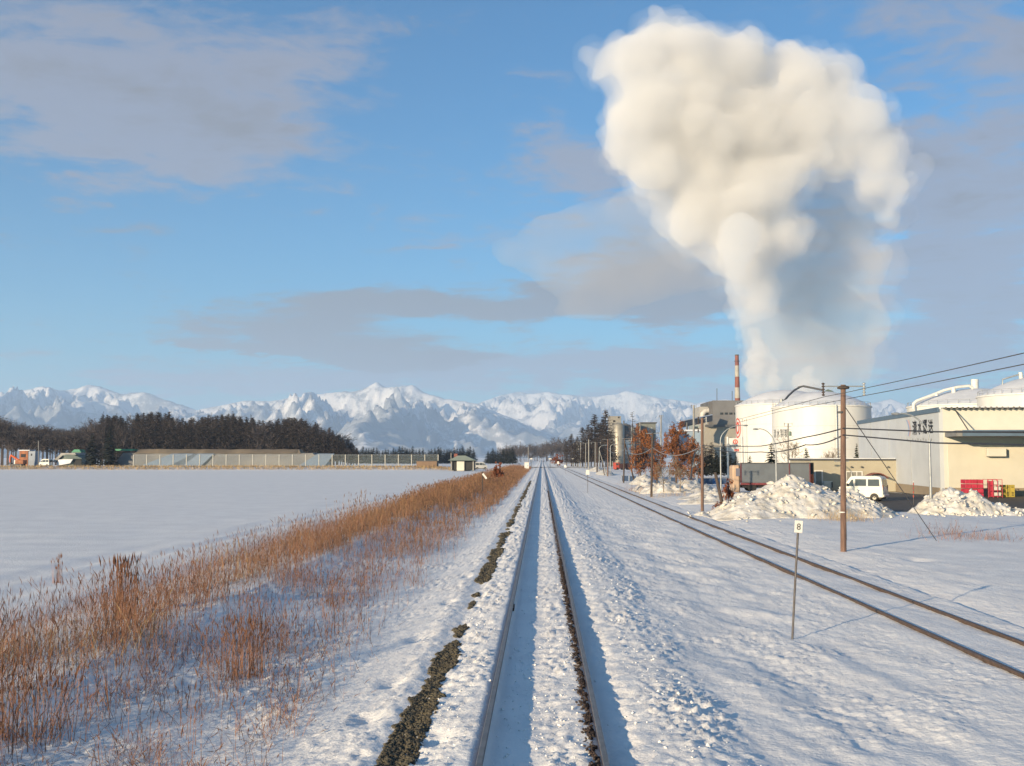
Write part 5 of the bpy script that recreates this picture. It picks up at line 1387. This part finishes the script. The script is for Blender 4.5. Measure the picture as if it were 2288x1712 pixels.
# wood on the left, behind the heap
WP = np.array([(-80, 925), (0, 922), (12, 928), (30, 938), (45, 945), (70, 938), (110, 948), (150, 950), (190, 945), (228, 920), (262, 922), (290, 935), (302, 918), (330, 915), (356, 920), (380, 917), (400, 932), (440, 930), (470, 922), (518, 920), (545, 928), (600, 938), (645, 925), (668, 925), (700, 940), (740, 955), (770, 978), (800, 996), (830, 1005)], float)
G1 = 'trees of the dark wood beyond the field'
for row, (Y, dpx) in enumerate(((292, 14), (306, 12), (322, 11), (338, 12))):
    px = -70.0
    while px < 800:
        ty = np.interp(px, WP[:, 0], WP[:, 1]) + abs(random.gauss(0, 8)) + (3 if row == 0 else 0) * 2
        kind = 'bare' if px < 215 else random.choice(['larch', 'larch', 'bare', 'larch'])
        if kind == 'bare': ty += 5
        if ty < 1008:
            tree(kind, px, 1038, ty, Y, 'leafless broad crowned tree in the dark wood beyond the field' if kind == 'bare' else 'dark pointed larch in the wood beyond the field', G1, (1.25 if kind == 'larch' else 1.15) * (1.0 if ty < 960 else 1.5))
        px += dpx * random.uniform(.6, 1.5)
for px, ty in ((200, 938), (228, 918), (258, 921), (471, 920), (519, 917), (558, 924)):
    tree('larch_thin', px, 1036, ty, 300, 'thin open topped larch standing out above the dark wood', G1, 1.1)
tree('spruce', 205, 1040, 966, 258, 'broad black green spruce left of the long heap, left one of the pair', None, 1.5, k=0, base_z=.45)
tree('spruce', 243, 1041, 950, 256, 'taller black green spruce right beside the end of the long heap', None, 1.25, k=1, base_z=.45)
# far dark tree line in the middle
G2 = 'far dark pines beyond the fence'
px = 785.0
while px < 1150:
    if not (1058 < px < 1085):
        tree('spruce' if px < 1070 or px > 1085 else 'bare', px, 1036, random.gauss(1001 if px < 1075 else 1003, 3.5), random.uniform(470, 560), 'far dark green pine in the low tree line beyond the fence', G2, random.uniform(1.5, 2.1))
    px += random.uniform(4.5, 8)
G3 = 'far bare trees around the end of the track'
px = 1120.0
while px < 1275:
    tree('bare', px, 1034, random.gauss(1000 if px < 1215 else 988, 7), random.uniform(620, 900), 'hazy leafless tree far away at the end of the track', G3, random.uniform(1.3, 1.9))
    px += random.uniform(3.5, 6.5)
for px, ty in ((1132, 990), (1140, 990), (1163, 985), (1233, 975), (1222, 983)):
    tree('larch_thin', px, 1034, ty, 700, 'hazy pointed larch far away near the end of the track', G3, 1.6)
tree('rust', 1246, 1043, 1012, 330, 'dark red leaved bush beside the level crossing', None, 1.3, 'bush')
tree('rust', 1113, 1056, 1027, 128, 'round rust brown bush at the far end of the grass belt', None, .8, 'bush', base_z=-.3)
# larches on the right
G4 = 'dark larches before the silos'
for px, ty, Y, wd in ((1277, 968, 330, 1.2), (1266, 985, 345, 1.3), (1290, 975, 320, 1.2), (1302, 953, 300, 1.25), (1314, 948, 310, 1.2), (1329, 924, 290, 1.2), (1340, 945, 300, 1.2), (1354, 913, 280, 1.0), (1347, 935, 292, 1.2), (1321, 955, 285, 1.2), (1366, 965, 275, 1.0), (1286, 990, 280, 1.5), (1308, 985, 275, 1.5), (1335, 980, 270, 1.4)):
    tree('larch', px, 1041, ty, Y, 'dark brown pointed larch in the group left of the silos', G4, wd * 1.25)
tree('larch_thin', 1415, 1042, 918, 240, 'thin see through larch behind the left oak', None, 1.6, k=0)
tree('larch_thin', 1372, 1042, 940, 250, 'slim larch in front of the pale silo tower', None, 1.0, k=1)
tree('bare', 1436, 1042, 946, 250, 'leafless tree behind the left oak', None, 1.2)
# oaks
tree('oak', 1431, 1073, 952, 118, 'left brown leaved oak beside the dark pole', None, .72, k=0, base_z=-.2)
tree('oak', 1511, 1084, 940, 98, 'tallest brown leaved oak beside the road', None, .78, k=1, base_z=-.2)
tree('oak', 1468, 1078, 985, 104, 'lower brown leaved oak between the two taller ones', None, .9, k=0, base_z=-.2)
tree('oak', 1545, 1080, 975, 104, 'thin brown leaved oak right of the tallest oak', None, .8, k=1, base_z=-.2)
tree('pale', 1483, 1108, 1028, 80, 'bare spreading bush in the snow by the dark line pole', None, 1.3, 'bush', k=0, base_z=.2)
tree('pale', 1520, 1100, 1040, 84, 'bare brown bush right of the spreading one', None, 1.4, 'bush', k=1, base_z=.1)
tree('bare', 1560, 1075, 985, 120, 'leafless tree left of the grey factory base', None, 1.2)
# dark hedge like pines under the factory
for k, (px, ty, Y) in enumerate(((1577, 1000, 150), (1590, 985, 160), (1602, 1008, 140), (1618, 990, 165), (1632, 1010, 145), (1645, 1016, 140), (1566, 1015, 140))):
    tree('spruce', px, 1062, ty, Y, 'dark evergreen in the hedge at the foot of the factory', 'evergreen hedge at the factory foot', 1.7)
for px, ty, lab in ((1725, 984, 'snowy pine in front of the tanks, left of the power pole'), (1803, 996, 'low snowy pine right of the power pole before the tank'), (1676, 1015, 'small pine top above the left end of the truck'), (1915, 985, 'pine branches showing at the corner of the pale warehouse')):
    tree('pine', px, 1062, ty, 110 if px < 1900 else 112.5, lab, None, 1.0 if px < 1900 else .5)
tree('pale', 1770, 1062, 975, 112, 'pale bare tree in front of the white tank', None, .95, k=0)
tree('pale', 1850, 1062, 1005, 116, 'pale bare shrub above the office roof, left one', None, .9, 'shrub', k=1)
tree('pale', 1865, 1062, 1000, 118, 'pale bare shrub above the office roof, right one', None, .8, 'shrub', k=0)
tree('rust', 1628, 1112, 1062, 63, 'rust leaved bush at the left foot of the large snow pile', None, .55, 'bush', base_z=-.1)
tree('rust', 1606, 1140, 1118, 55, 'low rust brown bush left of the large snow pile', None, 1.3, 'bush', base_z=-.1)
# tufts on the right
def tuft(px, py, spread, n, h, mat, label):
    b = gpt(px, py, -.06); rg = np.random.default_rng(int(px + py))
    x = b.x + rg.normal(0, spread, n); y = b.y + rg.normal(0, spread * 1.2, n)
    return stuff(blades('grass_tuft', x, y, h * rg.uniform(.4, 1, n), np.full(n, .006), mat, .55, .1, int(px), .3), label, 'grass tuft')
tuft(1890, 1162, .75, 420, .55, M_GRASSP, 'straw tuft behind the foot of the near wooden pole')
tuft(2175, 1205, .75, 300, .40, M_GRASSR, 'flattened brown tuft on the snow at the right')
tuft(2115, 1195, .45, 60, .75, M_GRASSR, 'few upright brown stems by the guy wire foot')
tuft(1447, 1098, 1.1, 300, .8, M_GRASSR, 'brown tuft at the foot of the dark line pole before the bush')
tuft(1500, 1108, 1.3, 260, .6, M_GRASSP, 'straw tuft in front of the bare bush')
#---MORE6---
# ------------------------------------------------------------------ far side of the field
FZ = .52
fn = empty('mesh_fence', (0, 246, FZ)); tag(fn, 'long wire mesh fence on pale posts along the far side of the field', 'fence')
fx = [at(298 + k * 29.6, 1042, 246).x for k in range(24)]
post = MB().box((0, 0, 1.38), (.20, .20, 2.9)).build('fence_post', pm('fence_post_pale', (.42, .42, .39), None, .8, 1), fn); post.location.x = fx[0]
for x_ in fx[1:]:
    c = post.copy(); col.objects.link(c); c.parent = fn; c.location.x = x_
mm = bpy.data.materials.new('wire_mesh'); mm.use_nodes = True; t = NT(mm.node_tree)
tr = t.add('ShaderNodeBsdfTransparent'); ms = t.add('ShaderNodeMixShader'); ms.inputs[0].default_value = .17
t.n['Principled BSDF'].inputs['Base Color'].default_value = (.30, .36, .38, 1); t.n['Principled BSDF'].inputs['Roughness'].default_value = .7
co = t.add('ShaderNodeTexCoord').outputs['Object']
f = t.ss(t.noise(co, 2.0, 3), .3, .7, .10, .24); t.l.new(f, ms.inputs[0])
t.l.new(tr.outputs[0], ms.inputs[1]); t.l.new(t.n['Principled BSDF'].outputs[0], ms.inputs[2]); t.l.new(ms.outputs[0], t.n['Material Output'].inputs['Surface'])
pn = MB().quad((.08, .02, .2), (fx[1] - fx[0] - .08, .02, .2), (fx[1] - fx[0] - .08, .02, 2.75), (.08, .02, 2.75)).build('mesh_panel', mm, fn); pn.location.x = fx[0]
rl = MB().tube([(0, 0, 2.78), (fx[1] - fx[0], 0, 2.78)], .03, 5).build('top_rail', M_GALV, fn); rl.location.x = fx[0]
for x_ in fx[1:-1]:
    for src in (pn, rl):
        c = src.copy(); col.objects.link(c); c.parent = fn; c.location.x = x_
# long covered heap
hp = empty('covered_heap', (0, 262, FZ)); tag(hp, 'very long heap under grey sheets with a tan top behind the mesh fence', 'heap')
def heap_part(name, mat, sec, px0, px1, skew=(0, 0), n=60, amp=.25):
    xa, xb = at(px0, 1020, 262).x, at(px1, 1020, 262).x; rings = []
    for k in range(n + 1):
        t = k / n; x_ = xa + (xb - xa) * t
        rings.append([Vector((x_ + (skew[0] * z_ if t < .5 else -skew[1] * z_) * (1 if (k in (0, n)) else max(0, 1 - min(t, 1 - t) * 12)), y_ + amp * noise2(np.array([x_ * .25]), np.array([z_ * .7]), 7)[0], z_ + .3 * amp * noise2(np.array([x_ * .4]), np.array([y_ * .3 + 3]), 9)[0])) for y_, z_ in sec])
    m = MB(); m.loft(rings, True, True, True); return m.build(name, mat, hp, True)
heap_part('sheet_cover', M_TARP, [(-5, -.6), (-2.4, 3.25), (3, 3.3), (6, -.6)], 268, 738, (.5, 1.2))
heap_part('tan_top', M_EARTH, [(-2.7, 3.15), (-1.0, 4.15), (1.6, 4.15), (3, 3.2)], 304, 700, (.2, .8), amp=.4)
c = at(285, 1004, 262); MB().box((c.x, -.6, 4.0), (4.4, 3.4, .45)).build('green_sheet', M_GREEN, hp)
M_BLUESHADE = pm('blue_shade', (.16, .21, .28), (.13, .18, .25), .8, .2)  # bluish shadow on the heap's sloping side, put into colour
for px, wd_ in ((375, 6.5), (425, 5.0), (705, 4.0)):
    c = at(px, 1020, 258); m = MB(); m.quad((c.x - wd_, -4.95, .0), (c.x + wd_ * .6, -4.95, .0), (c.x + wd_ * 1.1, -2.75, 3.1), (c.x + wd_ * .1, -2.75, 3.1)); o = m.build('blue_shade', M_BLUESHADE, hp); o.location.y = -.35  # skewed quads laid on the slope as painted shadow patches
# brown bank strip grass
x = RNG.uniform(at(-60, 1040, 241).x, at(1050, 1040, 241).x, 9000); y = RNG.uniform(239.5, 245, 9000)
o = blades('bank_grass', x, y, RNG.uniform(.2, .6, 9000), np.full(9000, .05), M_GRASSP, .5, 0, 3); stuff(o, 'strip of straw and snow on the bank under the far fence', 'grass')
# excavator
ex = empty('excavator', (at(38, 1040, 262).x, 262, .45)); tag(ex, 'orange excavator with its arm folded, at the far left of the field', 'excavator')
sc_ = 262 / F_PX; E_ = lambda px, py: Vector(((px - 38) * sc_, 0, (1040 - py) * sc_))
MB().box(E_(40, 1037), (2.9, 2.2, .6), bev=.1).build('crawler', M_GREYD, ex); MB().box(E_(47, 1030), (2.1, 2.0, 1.0), bev=.1).build('engine_house', M_CONTOR, ex)
MB().box(E_(37, 1030), (.9, 1.0, 1.1), bev=.08).build('cab', M_WHITE, ex)
MB().tube([E_(44, 1027), E_(31, 1019), E_(23, 1014)], [.24, .26, .2], 8).build('boom', M_ORANGE, ex); MB().tube([E_(23, 1014), E_(21.5, 1022), E_(22, 1031)], [.2, .2, .16], 8).build('stick', M_ORANGE, ex)
MB().box(E_(23, 1033), (.6, .8, .5), bev=.08).build('bucket', M_GREYD, ex)
hb_ = empty('orange_hut', (at(64, 1040, 268).x, 268, .45)); tag(hb_, 'two storey rusty orange hut with a pale side and flat snowy roof', 'hut')
H_ = lambda px, py: Vector(((px - 64) * 268 / F_PX, 0, (1040 - py) * 268 / F_PX))
MB().box(H_(57.5, 1022) , (2.2, 2.6, 3.9)).build('front_wall', M_CONTOR, hb_); MB().box(H_(75.5, 1023), (1.75, 2.4, 3.8)).build('side_wall', pm('hut_blue_grey', (.30, .34, .40), None, .8, .4), hb_)
MB().box(H_(59.5, 1004), (2.9, 3.2, .2)).build('roof', M_ROOFSNOW, hb_); MB().box(H_(57, 1016) + Vector((0, -1.32, 0)), (1.2, .06, .8)).build('window', M_DARKBAY, hb_); MB().box(H_(75, 1014) + Vector((0, -1.22, 0)), (.28, .06, .5)).build('window', M_DARKBAY, hb_)
# barn
bn = empty('gambrel_barn', (at(160, 1040, 266).x, 266, .45)); tag(bn, 'low barn with a steep grey green roof patched with snow', 'barn')
B_ = lambda px, py, y_=0: Vector(((px - 160) * 266 / F_PX, y_, (1040 - py) * 266 / F_PX))
MB().prism([B_(137, 1040, -2.4), B_(193, 1040, -2.4), B_(193, 1022, -2.4), B_(178, 1013, -2.4), B_(157, 1012, -2.4), B_(141, 1026, -2.4)], (0, 6, 0)).build('wall', M_TEALROOF, bn)
MB().prism([B_(128, 1029, -3), B_(133, 1031, -3), B_(150, 1016, -3), B_(158, 1013.5, -3), B_(182, 1014, -3), B_(178, 1010, -3), B_(148, 1010, -3)], (0, 7, 0)).build('roof', pm('barn_roof_pale', (.34, .33, .31), (.25, .25, .24), .8, .3), bn)
MB().prism([B_(150, 1014.5, -3.1), B_(176, 1013.8, -3.1), B_(197, 1023, -3.1), B_(163, 1023, -3.1)], (0, .3, 0)).build('gable_front', pm('gable_green', (.12, .155, .145), None, .8, .3), bn)
MB().prism([B_(142, 1024.5, -3.2), B_(175, 1023.5, -3.2), B_(169, 1033, -3.2), B_(140, 1038, -3.2)], (0, .25, 0)).build('snow_patch', M_ROOFSNOW, bn)
MB().box(B_(183, 1032, -2.5), (2.0, .1, 1.7)).build('door', M_DARKBAY, bn)
g_ = empty('green_roof_shed', (at(172, 1040, 276).x, 276, .4)); tag(g_, 'small shed with a bright green roof behind the barn', 'shed')
MB().prism([Vector((-1.2, -1, 3.6)), Vector((1.4, -1, 3.6)), Vector((.9, -1, 4.35)), Vector((-.4, -1, 4.35))], (0, 3, 0)).build('roof', M_GREEN, g_); MB().box((.1, .4, 1.75), (2.2, 2.4, 3.6)).build('wall', M_TEALROOF, g_)
# garage hut
gh = empty('garage_hut', (at(1033, 1042, 236).x, 236, -.15)); tag(gh, 'open garage with a pale green hipped roof at the end of the fence', 'garage')
G_ = lambda px, py, y_=0: Vector(((px - 1033) * 236 / F_PX, y_, (1042 - py) * 236 / F_PX))
MB().box(G_(1034, 1031, 2.5) , (5.0, 4.5, 2.1)).build('back_wall', M_DARKBAY, gh)  # near-black block fills the open bays, their shade put into colour
for px in (1008.5, 1057.5): MB().box(G_(px, 1032, 0), (.32, .3, 2.1)).build('corner_post', M_CONC, gh)
MB().box(G_(1029, 1032, -.05), (1.65, .15, 2.1)).build('door', M_CREAM, gh)
rf = MB(); b0 = [G_(1001, 1020, -1), G_(1064, 1020, -1), G_(1064, 1020, 5.5), G_(1001, 1020, 5.5)]; t0 = [G_(1022, 1009, 2), G_(1038, 1009, 2), G_(1038, 1009, 2.6), G_(1022, 1009, 2.6)]
rf.loft([b0, t0]); rf.build('hip_roof', M_HUTROOF, gh); MB().box(G_(1016, 1008.5, 3), (.75, .75, .75)).build('vent_box', M_REDST, gh)
st = empty('storage_box', (at(953, 1042, 243).x, 243, .0)); tag(st, 'long low brown storage box beside the fence', 'storage box')
MB().box((0, 1.5, .95), (4.6, 2.6, 1.75)).build('body', pm('brown_box', (.21, .14, .09), (.17, .115, .08), .8, .5), st); MB().box((0, 1.5, 1.9), (4.9, 2.9, .12)).build('lid', M_GREYD, st)
print('objects', len(sc.objects))
